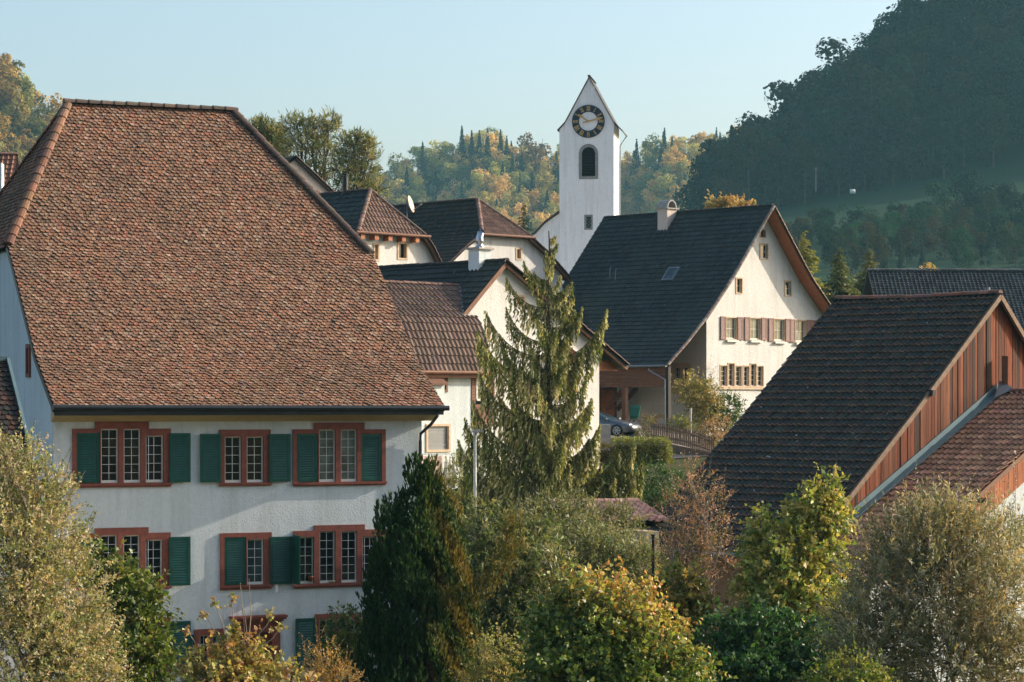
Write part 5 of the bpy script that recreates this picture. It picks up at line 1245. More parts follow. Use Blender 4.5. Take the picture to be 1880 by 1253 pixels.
def join(parts):
    Vs, Fs, Cs, o = [], [], [], 0
    for V, F, C in parts: Vs.append(V); Fs.append(F + o); Cs.append(C); o += len(V)
    return np.concatenate(Vs), np.concatenate(Fs), np.concatenate(Cs)
def limbs(mb, base, blobs, pos, r0, rng, nsub=6, col_x=None):
    """trunk from base to the blobs, limbs to blob centres and thin branches to some sprigs"""
    base = np.array(base); cen = np.mean([b[0] for b in blobs], 0)
    top = np.array([cen[0] * .6 + base[0] * .4, cen[1] * .6 + base[1] * .4, base[2] + (cen[2] - base[2]) * .7])
    def wig(a, b, r, r1, n=5, s=.06):
        L = np.linalg.norm(b - a); q = [a + (b - a) * i / n + (rng.normal(size=3) * s * L * (0 < i < n)) for i in range(n + 1)]
        mb.tube([Vector(x) for x in q], r, 6, r1, False); return q
    tr = wig(base, top, r0, r0 * .6, 6, .02)
    for c, R in blobs:
        st = tr[3 + int(rng.integers(0, 4))]; q = wig(st, c, r0 * .45, r0 * .18, 5, .05)
        for _ in range(nsub):
            d = unit(rng.normal(size=(1, 3)))[0]; d[2] = abs(d[2]) * .7; wig(q[int(rng.integers(3, 6))], c + d * R * .9, r0 * .14, r0 * .04, 4, .06)
def plant(name, label, cat, blobs, base, n, k, SL, L, W, pal=None, mat='leaf', seed=1, shell=.5, up=.4, jitter=.5, spread=.9, droop=.15, leafdroop=.2, palfn=None, r0=.10, nsub=6, bark='bark', part='crown', group=None, extra=None, nup=.6, flames=0):
    rng = np.random.default_rng(seed); bl = px_blobs(blobs); bx = P(*base)
    bx.z = ground_z(bx.x, bx.y)
    t = thing(name, label, cat, bx, group)
    pos, D, idx = sprigs(bl, n, rng, shell, up, jitter)
    if flames:
        fp, _, _ = sprigs(bl, flames, rng, .86, 0, .3, 0); fi = rng.integers(0, flames, n); u = rng.random(n); fh = rng.uniform(.4, .8, flames)[fi]; fr = .11 * np.sin(PI * np.clip(u, .02, .98)) ** .6
        a_ = rng.uniform(0, 2 * PI, n); tone = 1
        pos = fp[fi] + np.stack([np.cos(a_) * fr, np.sin(a_) * fr, (u - .5) * fh], 1); D = unit(np.stack([np.cos(a_) * .35, np.sin(a_) * .35, np.ones(n)], 1) + rng.normal(0, .12, (n, 3)))
    V, F, C, p = leaves_on(pos, D, k, SL, L, W, rng, spread, droop, leafdroop, pal, palfn, nup)
    parts = [(V, F, C)]
    if extra: parts += extra(rng, bl)
    sp_ = None
    if nup > 0 and n > 300:
        ns = 10 + n // 130; sp_, sd_, _ = sprigs(bl, ns * 4, rng, .95, up + .5, .3, 0); o_ = np.argsort(-(sp_[:, 2] + .4 * np.abs(rng.normal(size=len(sp_))) * bl[0][1][2] * 2))[:ns]; sp_, sd_ = sp_[o_], unit(sd_[o_] + np.array([0, 0, .5]))
        V, F, C, _ = leaves_on(sp_, sd_, int(k * 1.6), SL * 1.9, L * .85, W * .85, rng, spread, droop, leafdroop, pal, palfn, nup); parts.append((V, F, C))
    np_mesh(part, *join(parts), M[mat], t)
    m = MB(); limbs(m, bx, bl, pos, r0, rng, nsub)
    if sp_ is not None:
        for a_, b_ in zip(sp_, sd_): m.tube([Vector(a_ - b_ * SL), Vector(a_ + b_ * SL * 2.0)], r0 * .07, 3, r0 * .03, False)
    for i in range(0, n, max(1, n // 250)): m.tube([Vector(pos[i] - D[i] * SL * .6), Vector(pos[i] + D[i] * SL * .9)], r0 * .06, 3, r0 * .03, False)
    m.build('trunk', M[bark], t); return t
def bare(mb, px, py, px2, py2, Y, r=.012):
    a, b = P(px, py, Y), P(px2, py2, Y); mid = a.lerp(b, .5) + Vector((.04, 0, 0)); mb.tube([a, mid, b], r, 4, r * .4, False)

# --- weeping conifer
def weeping_conifer():
    rng = np.random.default_rng(77); Y = 88.0; s = Y / FPX
    top, base = P(1010, 424, Y), P(1003, 960, Y); base.z = ground_z(base.x, Y) - .1
    t = thing('weeping_conifer', 'weeping conifer with drooping olive green curtains and upturned branch tips', 'conifer', base)
    m = MB(); tp = [base.lerp(top, i / 14) + Vector((.05 * math.sin(i * 1.7), .04 * math.sin(i * 2.3), 0)) for i in range(15)]
    m.tube(tp, .22, 8, .02)
    tips = [(962, 481), (1050, 520), (930, 509), (1053, 542), (930, 566), (1068, 565), (892, 572), (1114, 569), (876, 607), (1064, 687), (879, 683), (1085, 742), (854, 768), (1102, 778), (842, 808), (1080, 806), (1165, 815), (1180, 850), (845, 880), (1050, 600), (1095, 790), (868, 735), (862, 845), (835, 905), (885, 790), (905, 835), (1070, 640), (925, 640), (940, 720), (1130, 880), (1105, 850)]
    br = []
    lows = [770 + 20 * i for i in range(8)]
    tx = lambda y: 1010 - (y - 424) * .012
    for x, y in tips:
        dx = abs(x - tx(y)); br.append((P(x, y, Y + rng.uniform(-.5, .5)), y + dx * rng.uniform(.62, .82)))
    for i in range(50):
        py = 434 + 490 * (i / 50) ** .85; ln = (.28 + 2.35 * (max(0, py - 440) / 480) ** .9) * rng.uniform(.55, 1.0); a = rng.uniform(0, 2 * PI)
        c = P(tx(py), py, Y); br.append((c + Vector((math.cos(a) * ln, math.sin(a) * ln, rng.uniform(.0, .25) * ln)), py + ln / s * rng.uniform(.3, .5)))
    for py in lows:
        ln = rng.uniform(1.5, 2.7); a = rng.uniform(0, 2 * PI); c = P(tx(py), py, Y); br.append((c + Vector((math.cos(a) * ln, math.sin(a) * ln, rng.uniform(.05, .3) * ln)), py + ln / s * .35))
    Vs = []
    for tip, ya in br:
        ya = min(ya, 935); a = P(tx(ya), ya, Y); h = Vector((tip.x - a.x, tip.y - a.y, 0)); ln = h.length
        p1 = a + h * .45 + Vector((0, 0, -.10 * ln)); p2 = a + h * .82 + Vector((0, 0, (tip.z - a.z) * .35)); n_ = max(6, int(ln / .045))
        q = []
        for i in range(n_ + 1):
            u = i / n_; q.append(a * (1 - u) ** 3 + p1 * 3 * u * (1 - u) ** 2 + p2 * 3 * u * u * (1 - u) + tip * u ** 3)
        m.tube(q[::3] + [q[-1]], (.010 + .009 * ln), 5, .005, False)
        Q = np.array([tuple(x) for x in q]); hd = np.array(tuple(h.normalized())) if ln > .01 else np.array([1., 0, 0]); sd = np.array([-hd[1], hd[0], 0])
        for rep in range(3):
            sel = np.arange(0, len(Q), 1); u = (np.linspace(.04, 1, len(Q)))[sel]; QQ = Q[sel]
            long_ = (.24 + .50 * ln) * (1 - u) ** .32 * rng.uniform(.35, 1.3, len(QQ)) if rep < 2 else rng.uniform(.10, .22, len(QQ))
            sl = np.clip(long_, .08, 1.35); sl = np.where((rng.random(len(QQ)) < .22) & (rep < 2), .14, sl)
            st = QQ + np.array([0, 0, .03]) + sd * rng.normal(0, .03 + .02 * ln, (len(QQ), 1)) + rng.normal(0, .012, QQ.shape)
            k = 11; tt = (np.arange(k) + .2) / k
            p = st[:, None, :] + np.array([0, 0, -1.]) * (sl[:, None] * tt)[:, :, None] + (hd * .10)[None, None, :] * (sl[:, None] * np.sqrt(tt))[:, :, None]
            p = p + rng.normal(0, .012, p.shape); p = p.reshape(-1, 3); mm = len(p)
            d = unit(np.array([0, 0, -1.]) + rng.normal(0, .28, (mm, 3)) + hd * .2); L = (np.repeat(sl, k) / k * 1.9 + .045) * rng.uniform(.8, 1.2, mm)
            V, F = kites(p, d, unit(rng.normal(size=(mm, 3)) + np.array([0, -.5, .2])), L, L * .30 + .016)
            cb = np.repeat(pick([(.125, .125, .042), (.22, .20, .09), (.09, .10, .03), (.30, .265, .14), (.055, .068, .02), (.10, .11, .035)], len(QQ), rng, .15), k, 0)
            tipc = np.tile(tt, len(QQ))[:, None]; cb = cb * (.85 + .5 * tipc)
            Vs.append((V, F, np.repeat(cb, 4, 0)))
    np_mesh('crown', *join(Vs), M['needle'], t); m.build('trunk', M['bark'], t)
weeping_conifer()

# --- yew: dense upright tufts
def yew():
    blobs = [(770, 965, 42, 92, 57), (722, 1015, 30, 98, 57.3), (808, 1010, 34, 112, 57), (760, 1110, 78, 160, 56.5), (708, 1165, 44, 145, 56.6), (704, 1265, 46, 160, 56.5), (780, 1270, 78, 190, 56), (838, 1190, 32, 145, 56.4), (828, 1110, 27, 115, 56.8), (792, 905, 22, 40, 57), (768, 892, 20, 38, 57)]
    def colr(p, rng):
        n = len(p); px = p[:, 0] / p[:, 1] * FPX + 940; f = np.clip((px - 765) / 80, 0, 1) * .72 + .03  # right flank browner: its own brown, plus sun warmth mixed into the colour
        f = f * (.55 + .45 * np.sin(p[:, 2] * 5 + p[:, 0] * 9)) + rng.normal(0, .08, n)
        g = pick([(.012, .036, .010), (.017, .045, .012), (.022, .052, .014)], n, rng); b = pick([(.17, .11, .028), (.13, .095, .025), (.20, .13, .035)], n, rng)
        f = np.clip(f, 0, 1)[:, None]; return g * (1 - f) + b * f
    def arm(rng, bl):
        path = [P(858, 1105, 56), P(895, 1075, 56), P(922, 1040, 56), P(938, 1000, 56), P(936, 962, 56)]
        Q = np.array([tuple(path[min(3, int(u * 4))].lerp(path[min(3, int(u * 4)) + 1], u * 4 - min(3, int(u * 4)))) for u in np.linspace(0, 1, 420)])
        pos = Q + rng.normal(0, .16, Q.shape); D = unit(rng.normal(0, .3, Q.shape) + np.array([.25, 0, 1]))
        V, F, C, _ = leaves_on(pos, D, 12, .2, .075, .02, rng, .5, 0, -.2, [(.12, .085, .022), (.09, .08, .02), (.05, .065, .018)])
        return [(V, F, C)]
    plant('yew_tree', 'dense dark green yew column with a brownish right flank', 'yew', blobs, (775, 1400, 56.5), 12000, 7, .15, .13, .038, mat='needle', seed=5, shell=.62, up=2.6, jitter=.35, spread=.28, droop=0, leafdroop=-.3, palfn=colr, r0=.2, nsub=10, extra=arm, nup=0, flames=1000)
yew()

OL = [(.19, .19, .095), (.25, .23, .125), (.14, .16, .065), (.33, .29, .20), (.10, .125, .05), (.27, .21, .15), (.17, .18, .065), (.29, .24, .11)]
plant('pale_tree', 'pale olive bushy tree with small curled leaves at the left edge', 'tree',
      [(40, 905, 55, 90, 44), (70, 1000, 75, 110, 44), (20, 1060, 80, 130, 43), (110, 1120, 85, 120, 44), (140, 1195, 66, 84, 44), (40, 1210, 105, 120, 43), (5, 870, 26, 55, 44), (175, 1260, 52, 52, 43.6), (105, 925, 22, 60, 44.5)],
      (60, 1500, 44), 4600, 11, .36, .072, .035, OL, 'leaf_dry', 11, .45, .7, .5, .9, .1, .1, r0=.16, nsub=10, bark='bark_pale')
plant('leafy_shrub', 'green broad leaved shrub below the left windows of the big white house', 'shrub',
      [(212, 1070, 40, 42, 52), (258, 1092, 32, 38, 52), (235, 1140, 62, 60, 52), (225, 1215, 70, 70, 51.5), (275, 1195, 40, 60, 52), (192, 1030, 16, 24, 52)],
      (235, 1500, 52), 1000, 9, .32, .13, .075, [(.06, .085, .016), (.085, .11, .02), (.045, .07, .014), (.12, .12, .03)], 'leaf', 12, .4, .2, .5, .9, .3, .45, r0=.09)
MB_A = [(.26, .21, .07), (.20, .165, .05), (.28, .19, .08), (.15, .145, .045), (.23, .13, .06), (.13, .145, .04), (.30, .26, .12)]
t = plant('young_maple', 'young yellowing maple with bare upright shoots before the red door', 'tree',
      [(440, 1196, 34, 30, 40), (400, 1232, 54, 40, 40), (468, 1240, 52, 42, 40), (352, 1252, 36, 28, 40), (530, 1258, 40, 30, 39.6), (430, 1275, 110, 50, 39.5)],
      (440, 1500, 40), 800, 8, .24, .10, .068, MB_A, 'leaf_dry', 13, .35, .3, .6, .9, .2, .25, r0=.06)
m = MB()
for q in ((447, 1230, 441, 1070), (455, 1200, 457, 1062), (425, 1180, 424, 1098), (415, 1180, 394, 1110), (470, 1170, 500, 1128), (362, 1200, 345, 1160), (480, 1190, 515, 1152), (398, 1170, 372, 1125), (452, 1250, 449, 1120)): bare(m, *q, 40)
m.build('bare_shoot', M['bark_pale'], t)
rng_ = np.random.default_rng(4); tp = np.array([tuple(P(x, y, 40)) for x, y in ((426, 1100), (394, 1110), (500, 1130), (372, 1128), (345, 1162), (515, 1152))])
for q in tp:
    qq = np.repeat(q[None], 6, 0); V, F, C, _ = leaves_on(qq, unit(rng_.normal(size=qq.shape) + np.array([0, 0, .4])), 5, .10, .07, .05, rng_, pal=MB_A); np_mesh('leaf_tuft', V, F, C, M['leaf_dry'], t)
plant('feathery_perennial', 'orange brown feathery perennial in front of the right ground floor shutter', 'garden plant',
      [(596, 1225, 26, 42, 42), (575, 1250, 30, 30, 42), (625, 1255, 34, 34, 42)], (600, 1500, 42), 330, 10, .20, .05, .016, [(.28, .17, .06), (.22, .15, .05), (.32, .20, .08), (.16, .14, .05)], 'leaf_dry', 14, .3, 1.2, .4, .6, 0, 0, r0=.03)
plant('laurel_shrub', 'dark glossy laurel shrub squeezed between the ground floor window and the yew', 'shrub',
      [(635, 1150, 30, 32, 62), (650, 1190, 38, 45, 62), (628, 1200, 36, 40, 62), (640, 1235, 40, 40, 62)], (640, 1400, 62), 460, 9, .25, .11, .055, [(.03, .055, .014), (.05, .075, .016), (.10, .11, .03)], 'leaf', 15, .4, .4, .5, .9, .1, .2, r0=.06)

# --- centre: willow-leaved trees, maples
WL = [(.085, .11, .035), (.11, .13, .045), (.065, .09, .03), (.16, .165, .075), (.05, .075, .025), (.19, .18, .10)]
plant('willow_leaved_tree', 'olive willow leaved tree directly right of the yew', 'tree',
      [(900, 985, 62, 50, 64), (880, 1040, 55, 60, 63), (960, 1010, 60, 60, 64), (930, 1080, 70, 70, 63), (990, 1070, 60, 70, 63), (900, 1150, 55, 60, 62.5), (960, 1160, 70, 60, 62.5)],
      (930, 1400, 63), 3000, 9, .46, .18, .048, WL, 'leaf_dry', 16, .45, .3, .5, .8, .5, .6, r0=.14)
plant('grey_olive_tree', 'fine grey olive tree below the weeping conifer', 'tree',
      [(1055, 955, 42, 40, 70), (1010, 975, 60, 46, 69), (1085, 1010, 62, 44, 68), (1060, 1030, 80, 60, 67), (1150, 1040, 60, 46, 67), (1170, 1060, 55, 50, 66), (1110, 1080, 70, 50, 66), (1138, 962, 30, 24, 69.2)],
      (1085, 1350, 68), 4600, 10, .40, .12, .036, [(.12, .13, .055), (.16, .165, .08), (.09, .105, .04), (.20, .19, .11), (.07, .09, .035)], 'leaf_dry', 17, .42, .7, .5, .8, .15, .2, r0=.13)
def orange_fn(p, rng):
    n = len(p); py = HOR - (p[:, 2] - CZ) / p[:, 1] * FPX; px = p[:, 0] / p[:, 1] * FPX + 940
    f = np.clip((1170 - py) / 90 + (px - 1190) / 180 + rng.normal(0, .4, n), 0, 1)[:, None]
    g = pick([(.055, .095, .02), (.10, .135, .03), (.17, .18, .045), (.075, .11, .022)], n, rng); o = pick([(.40, .24, .075), (.36, .17, .055), (.42, .31, .10), (.32, .14, .05), (.36, .31, .10), (.28, .27, .07)], n, rng)
    return g * (1 - f) + o * f
plant('orange_maple', 'rounded maple turning orange and yellow over green in the bottom middle', 'maple',
      [(1090, 1110, 70, 50, 48), (1040, 1150, 60, 60, 48), (1150, 1140, 70, 60, 48), (1090, 1190, 100, 70, 47.5), (1200, 1190, 62, 65, 47.6), (1060, 1250, 100, 70, 47), (1180, 1260, 95, 70, 47), (1255, 1235, 42, 50, 47.5), (1010, 1210, 42, 50, 48)],
      (1120, 1550, 47.5), 2300, 8, .34, .118, .088, None, 'leaf', 18, .5, .3, .6, 1.0, .2, .5, orange_fn, r0=.14)
t = plant('russet_tree', 'thin tree with sparse pinkish russet leaves against the barn roof', 'tree',
      [(1275, 905, 42, 50, 60), (1245, 950, 40, 48, 60), (1305, 950, 42, 55, 60), (1270, 1000, 55, 50, 60), (1320, 1010, 32, 45, 60), (1235, 1020, 36, 40, 60), (1262, 1055, 46, 44, 60)],
      (1270, 1400, 60), 820, 8, .34, .06, .028, [(.28, .16, .11), (.23, .13, .09), (.32, .20, .15), (.18, .14, .07), (.13, .12, .045)], 'leaf_dry', 19, .25, .9, .5, .8, .1, .1, r0=.09, nsub=14, bark='bark_pale')
plant('olive_sapling', 'leafy yellow green sapling below the russet tree', 'sapling',
      [(1245, 1085, 42, 45, 55), (1240, 1140, 50, 50, 55), (1275, 1120, 26, 40, 55)],
      (1255, 1450, 55), 600, 8, .32, .13, .07, [(.14, .14, .035), (.10, .11, .03), (.20, .17, .04), (.07, .09, .02), (.30, .20, .05)], 'leaf', 20, .35, .3, .5, .9, .3, .4, r0=.08)
GM = [(.16, .17, .03), (.12, .15, .025), (.22, .20, .04), (.08, .12, .02), (.28, .22, .06)]
t = plant('green_maple', 'tall green and yellow maple with bare tips in front of the barn verge', 'maple',
      [(1505, 938, 42, 40, 56), (1412, 985, 38, 34, 56), (1455, 1005, 64, 48, 56), (1520, 960, 30, 55, 56), (1430, 1060, 68, 60, 55.5), (1500, 1040, 48, 50, 55.5), (1470, 1110, 75, 55, 55), (1520, 900, 20, 28, 56), (1405, 1110, 40, 50, 55)],
      (1440, 1450, 55.5), 1500, 8, .36, .13, .09, [(.21, .21, .05), (.16, .18, .04), (.28, .25, .07), (.10, .14, .03), (.33, .27, .09)], 'leaf', 22, .4, .3, .6, .9, .25, .5, r0=.12)
m = MB()
for q in ((1505, 920, 1485, 873), (1520, 900, 1532, 858), (1528, 910, 1545, 876), (1400, 970, 1378, 930), (1515, 900, 1511, 880)): bare(m, *q, 56, .016)
m.build('bare_tip', M['bark_pale'], t)
plant('shady_shrub', 'dark green shrub mass in the shade under the green maple', 'shrub',
      [(1330, 1190, 55, 50, 53), (1400, 1180, 70, 60, 53), (1480, 1190, 60, 60, 53), (1360, 1250, 80, 60, 52), (1460, 1250, 90, 60, 52), (1540, 1220, 50, 60, 52)],
      (1420, 1500, 52.5), 1900, 8, .30, .13, .075, [(.018, .05, .016), (.025, .065, .02), (.035, .08, .022), (.05, .09, .025)], 'leaf', 23, .45, .2, .5, .9, .25, .45, r0=.09)
SB = [(.20, .19, .12), (.26, .24, .16), (.15, .155, .085), (.25, .21, .12), (.11, .12, .06), (.27, .205, .10), (.36, .33, .25), (.09, .10, .055)]
plant('silver_leaved_willow', 'large grey gold narrow leaved willow bush in the bottom right corner', 'willow',
      [(1680, 1010, 75, 70, 46), (1740, 1000, 75, 65, 46), (1630, 1090, 75, 90, 46), (1800, 1050, 80, 90, 46), (1720, 1120, 110, 110, 45.5), (1850, 1120, 70, 120, 45), (1620, 1190, 85, 90, 45), (1760, 1220, 120, 110, 45), (1860, 1230, 80, 100, 44.6), (1600, 1250, 60, 60, 45), (1855, 1000, 34, 60, 46.5), (1568, 1165, 44, 70, 45.4), (1692, 955, 24, 34, 46.2), (1775, 962, 22, 30, 46.4), (1745, 950, 18, 26, 45.8)],
      (1720, 1550, 45.5), 6200, 12, .44, .105, .026, SB, 'leaf_dry', 24, .42, .9, .45, .55, .05, .0, r0=.07, nsub=16, bark='bark')
plant('low_green_shrub', 'bright green low shrub at the bottom between the dark shrubs and the willow', 'shrub',
      [(1560, 1245, 48, 35, 43), (1520, 1262, 40, 30, 43), (1605, 1262, 40, 26, 43)], (1560, 1500, 43), 360, 8, .22, .08, .045, [(.10, .14, .025), (.15, .17, .03), (.20, .19, .05)], 'leaf', 25, .4, .4, r0=.05)
plant('pale_shrub', 'small pale yellow green shrub at the foot of the yew', 'shrub',
      [(915, 1205, 34, 40, 50), (900, 1250, 45, 40, 50), (945, 1245, 30, 30, 50)], (915, 1500, 50), 420, 8, .24, .07, .04, [(.26, .24, .09), (.20, .20, .06), (.30, .25, .12), (.15, .16, .05)], 'leaf_dry', 26, .35, .4, r0=.05)

# --- middle distance
def hedge(name, label, px0, py0, px1, py1, Y, depth, n, pal, seed):
    rng = np.random.default_rng(seed); a, b = P(px0, py1, Y), P(px1, py0, Y); h = b.z - a.z
    t = thing(name, label, 'hedge', ((a.x + b.x) / 2, Y + depth / 2, a.z - .5))
    p = np.stack([rng.uniform(a.x, b.x, n), rng.uniform(Y, Y + depth, n), rng.uniform(a.z - .5, b.z, n)], 1); f = rng.integers(0, 4, n); j = rng.normal(0, .05, n)
    p[f == 0, 1] = Y + j[f == 0]; p[f == 1, 2] = b.z + j[f == 1]; p[f == 2, 0] = b.x + j[f == 2]; p[f == 3, 1] = Y + j[f == 3] + .06
    nr = np.where((f == 1)[:, None], np.array([0, 0, 1.]), np.where((f == 2)[:, None], np.array([1., 0, 0]), np.array([0, -1., 0])))
    D = unit(nr + rng.normal(0, .5, (n, 3)) + np.array([0, 0, .4])); V, F, C, _ = leaves_on(p, D, 6, .13, .07, .045, rng, .9, 0, 0, pal); np_mesh('foliage', V, F, C, M['leaf'], t)
    m = MB(); m.abox(a.x + .12, b.x - .12, Y + .12, Y + depth - .1, a.z - .5, b.z - .14); m.build('branches', M['bark'], t)
HG = [(.10, .12, .025), (.13, .14, .035), (.08, .095, .02), (.16, .15, .04)]
hedge('clipped_hedge', 'clipped yellow green box hedge beside the road below the silver car', 1126, 812, 1228, 884, 106, 2.2, 2800, HG, 31)
hedge('clipped_hedge', 'lower reddish brown clipped hedge close to the weeping conifer', 1062, 822, 1124, 884, 106.4, 2.0, 1500, [(.10, .07, .04), (.12, .09, .04), (.08, .08, .03), (.14, .13, .05)], 32)
plant('round_shrub', 'round dark green shrub under the low windows of the white gabled house', 'shrub', [(1336, 752, 26, 26, 122), (1320, 772, 22, 22, 121.5)], (1334, 800, 122), 520, 8, .3, .11, .06, [(.05, .085, .02), (.07, .10, .025), (.035, .065, .018)], 'leaf', 33, .6, .3, r0=.08)
plant('garden_tree', 'small yellow green garden tree before the corner of the white gabled house', 'tree', [(1280, 722, 32, 28, 121), (1262, 715, 20, 24, 121), (1300, 750, 26, 30, 121), (1285, 770, 24, 26, 121), (1300, 725, 20, 26, 121)], (1285, 812, 121), 620, 8, .34, .13, .07, [(.18, .16, .05), (.22, .19, .07), (.10, .11, .03), (.26, .20, .08)], 'leaf_dry', 34, .3, .3, r0=.07, bark='bark_pale')
plant('bare_sapling', 'thin nearly leafless sapling above the small garden tree', 'sapling', [(1302, 690, 13, 32, 121.5), (1306, 720, 12, 24, 121.5)], (1300, 812, 121.5), 70, 4, .3, .07, .03, [(.30, .20, .12), (.26, .18, .10)], 'leaf_dry', 35, .2, 1.2, r0=.04, nsub=14, bark='bark_pale')
plant('garden_bush', 'yellow green garden bush behind the picket fence', 'bush', [(1245, 778, 18, 12, 119.5), (1258, 784, 16, 12, 119.3)], (1250, 800, 119.5), 240, 7, .2, .09, .05, [(.14, .15, .04), (.20, .18, .06), (.08, .10, .03)], 'leaf', 36, .5, .4, r0=.04)
plant('russet_bush', 'reddish brown garden bush right of the fence by the barn roof edge', 'bush', [(1305, 795, 24, 18, 118), (1325, 782, 18, 18, 118.5)], (1310, 815, 118), 300, 7, .22, .09, .05, [(.24, .16, .09), (.28, .18, .10), (.18, .14, .06)], 'leaf_dry', 37, .4, .4, r0=.04)
plant('garden_bush', 'dark shrub between the hedge and the russet tree', 'bush', [(1130, 895, 50, 34, 92), (1190, 885, 46, 32, 93), (1240, 900, 36, 34, 92), (1170, 922, 60, 24, 91), (1225, 925, 44, 22, 90)], (1195, 950, 92), 1500, 8, .25, .10, .055, [(.03, .06, .018), (.045, .08, .02), (.025, .05, .015)], 'leaf', 38, .6, .3, r0=.06)
plant('garden_bush', 'yellow green bush behind the street lamp pole', 'bush', [(850, 870, 30, 26, 91), (880, 905, 34, 30, 91), (830, 900, 24, 24, 91)], (860, 960, 91), 520, 8, .28, .09, .05, [(.16, .17, .05), (.12, .14, .035), (.20, .19, .07)], 'leaf', 39, .4, .4, r0=.06)
plant('flowering_bush', 'low bush at the front of the parked silver car', 'bush', [(1190, 772, 12, 9, 123.5), (1182, 795, 12, 9, 121)], (1188, 805, 123), 160, 6, .16, .08, .05, [(.10, .12, .03), (.14, .14, .04), (.12, .05, .03)], 'leaf', 40, .4, .4, r0=.03)

def pine(name, label, blobs, base, seed, Y):
    blobs = [(b[0], b[1], b[2] * 1.08, b[3] * .62, b[4]) for b in blobs]
    plant(name, label, 'pine', blobs, base, 520, 10, .62, .40, .06, [(.10, .11, .04), (.14, .135, .05), (.07, .085, .035), (.19, .16, .06)], 'needle', seed, .35, .75, .55, .7, 0, -.25, r0=.30, nsub=5, nup=0)
pine('pine_tree', 'tall spreading pine behind the plain pale gable', [(545, 232, 26, 20, 165), (575, 240, 32, 24, 165), (600, 235, 22, 16, 166), (560, 268, 40, 20, 165), (520, 300, 26, 16, 165), (595, 282, 32, 18, 165), (575, 320, 34, 18, 165), (605, 225, 14, 12, 165)], (580, 420, 165), 51, 165)
pine('pine_tree', 'open crowned pine nearest to the distant hill', [(648, 265, 28, 20, 163), (672, 268, 18, 14, 163), (655, 292, 34, 14, 163), (635, 312, 30, 16, 163), (670, 318, 22, 10, 163), (640, 340, 26, 12, 163), (700, 345, 18, 7, 163), (660, 350, 30, 10, 163)], (610, 420, 163), 52, 163)
pine('pine_tree', 'dark pine half hidden by the hip of the big red roof', [(480, 238, 18, 14, 172), (498, 252, 22, 18, 172), (510, 275, 24, 18, 172), (490, 265, 18, 16, 172)], (500, 420, 172), 53, 172)
def spruce_px(name, label, px, top, bot, wpx, Y, seed, pal, group=None, mat='needle'):
    rng = np.random.default_rng(seed); s = Y / FPX; a, b = P(px, top, Y), P(px, bot, Y); H = a.z - b.z
    t = thing(name, label, 'conifer', b, group); n = 230; u = np.sort(rng.random(n) ** .8); ln = wpx * s * (.06 + .94 * u) * rng.uniform(.65, 1.1, n); az = rng.uniform(0, 2 * PI, n)
    hd = np.stack([np.cos(az), np.sin(az), np.zeros(n)], 1); k = 16; tt = (np.arange(k) + .5) / k
    p = np.array(tuple(a))[None, None, :] - np.array([0, 0, 1.]) * (u * H)[:, None, None] + hd[:, None, :] * (ln[:, None] * tt)[:, :, None]; p[:, :, 2] -= (.32 * ln[:, None] * tt ** 1.0) - .12 * ln[:, None] * tt ** 3
    p = p.reshape(-1, 3) + rng.normal(0, .03 * H / 8, (n * k, 3)); m_ = len(p); hh = np.repeat(hd, k, 0); sd = np.stack([-hh[:, 1], hh[:, 0], hh[:, 2]], 1) * rng.choice([-1, 1], (m_, 1))
    d = unit(hh * .6 + sd * .8 + rng.normal(0, .25, (m_, 3)) - np.array([0, 0, .35])); L = np.repeat(.10 + .30 * ln, k) * rng.uniform(.5, 1.1, m_)
    V, F = kites(p, d, unit(rng.normal(0, .4, (m_, 3)) + np.array([0, 0, 1.])), L, L * .34); np_mesh('crown', V, F, np.repeat(pick(pal, m_, rng), 4, 0), M[mat], t)
    m = MB(); m.tube([b - Vector((0, 0, 1)), a], .02 * H, 7, .004 * H); m.build('trunk', M['bark'], t)
SP = [(.16, .16, .045), (.20, .19, .055), (.11, .13, .035), (.25, .21, .07)]
spruce_px('spruce_tree', 'sunlit yellowish spruce touching the right verge of the white gabled house', 1478, 424, 560, 60, 150, 61, SP)
spruce_px('spruce_tree', 'middle grey green spruce of the three right of the white gabled house', 1541, 454, 575, 58, 146, 62, [(.09, .10, .04), (.12, .12, .05), (.07, .085, .035)])
spruce_px('spruce_tree', 'broad topped spruce behind the left end of the long dark roof', 1596, 456, 575, 64, 158, 63, [(.10, .10, .04), (.13, .12, .05), (.08, .09, .035)])
spruce_px('dark_conifer', 'dark blue green conifer left of the church nave', 962, 374, 470, 34, 215, 64, [(.02, .045, .025), (.03, .06, .03), (.018, .035, .02)])
plant('autumn_tree', 'golden leaved treetop showing over the ridge of the white gabled house', 'tree', [(1320, 379, 18, 10, 175), (1343, 375, 20, 9, 175), (1376, 379, 8, 6, 175), (1335, 400, 40, 22, 175)], (1335, 460, 175), 520, 8, .35, .22, .16, [(.30, .20, .08), (.25, .17, .07), (.20, .16, .06), (.17, .14, .05)], 'leaf_dry', 65, .5, .3, r0=.15)
plant('autumn_tree', 'small treetop just above the ridge of the long dark roof', 'tree', [(1704, 495, 11, 8, 166), (1712, 515, 16, 20, 166)], (1708, 560, 166), 160, 7, .35, .16, .1, [(.34, .26, .10), (.26, .2, .07)], 'leaf_dry', 66, .5, .3, r0=.1)
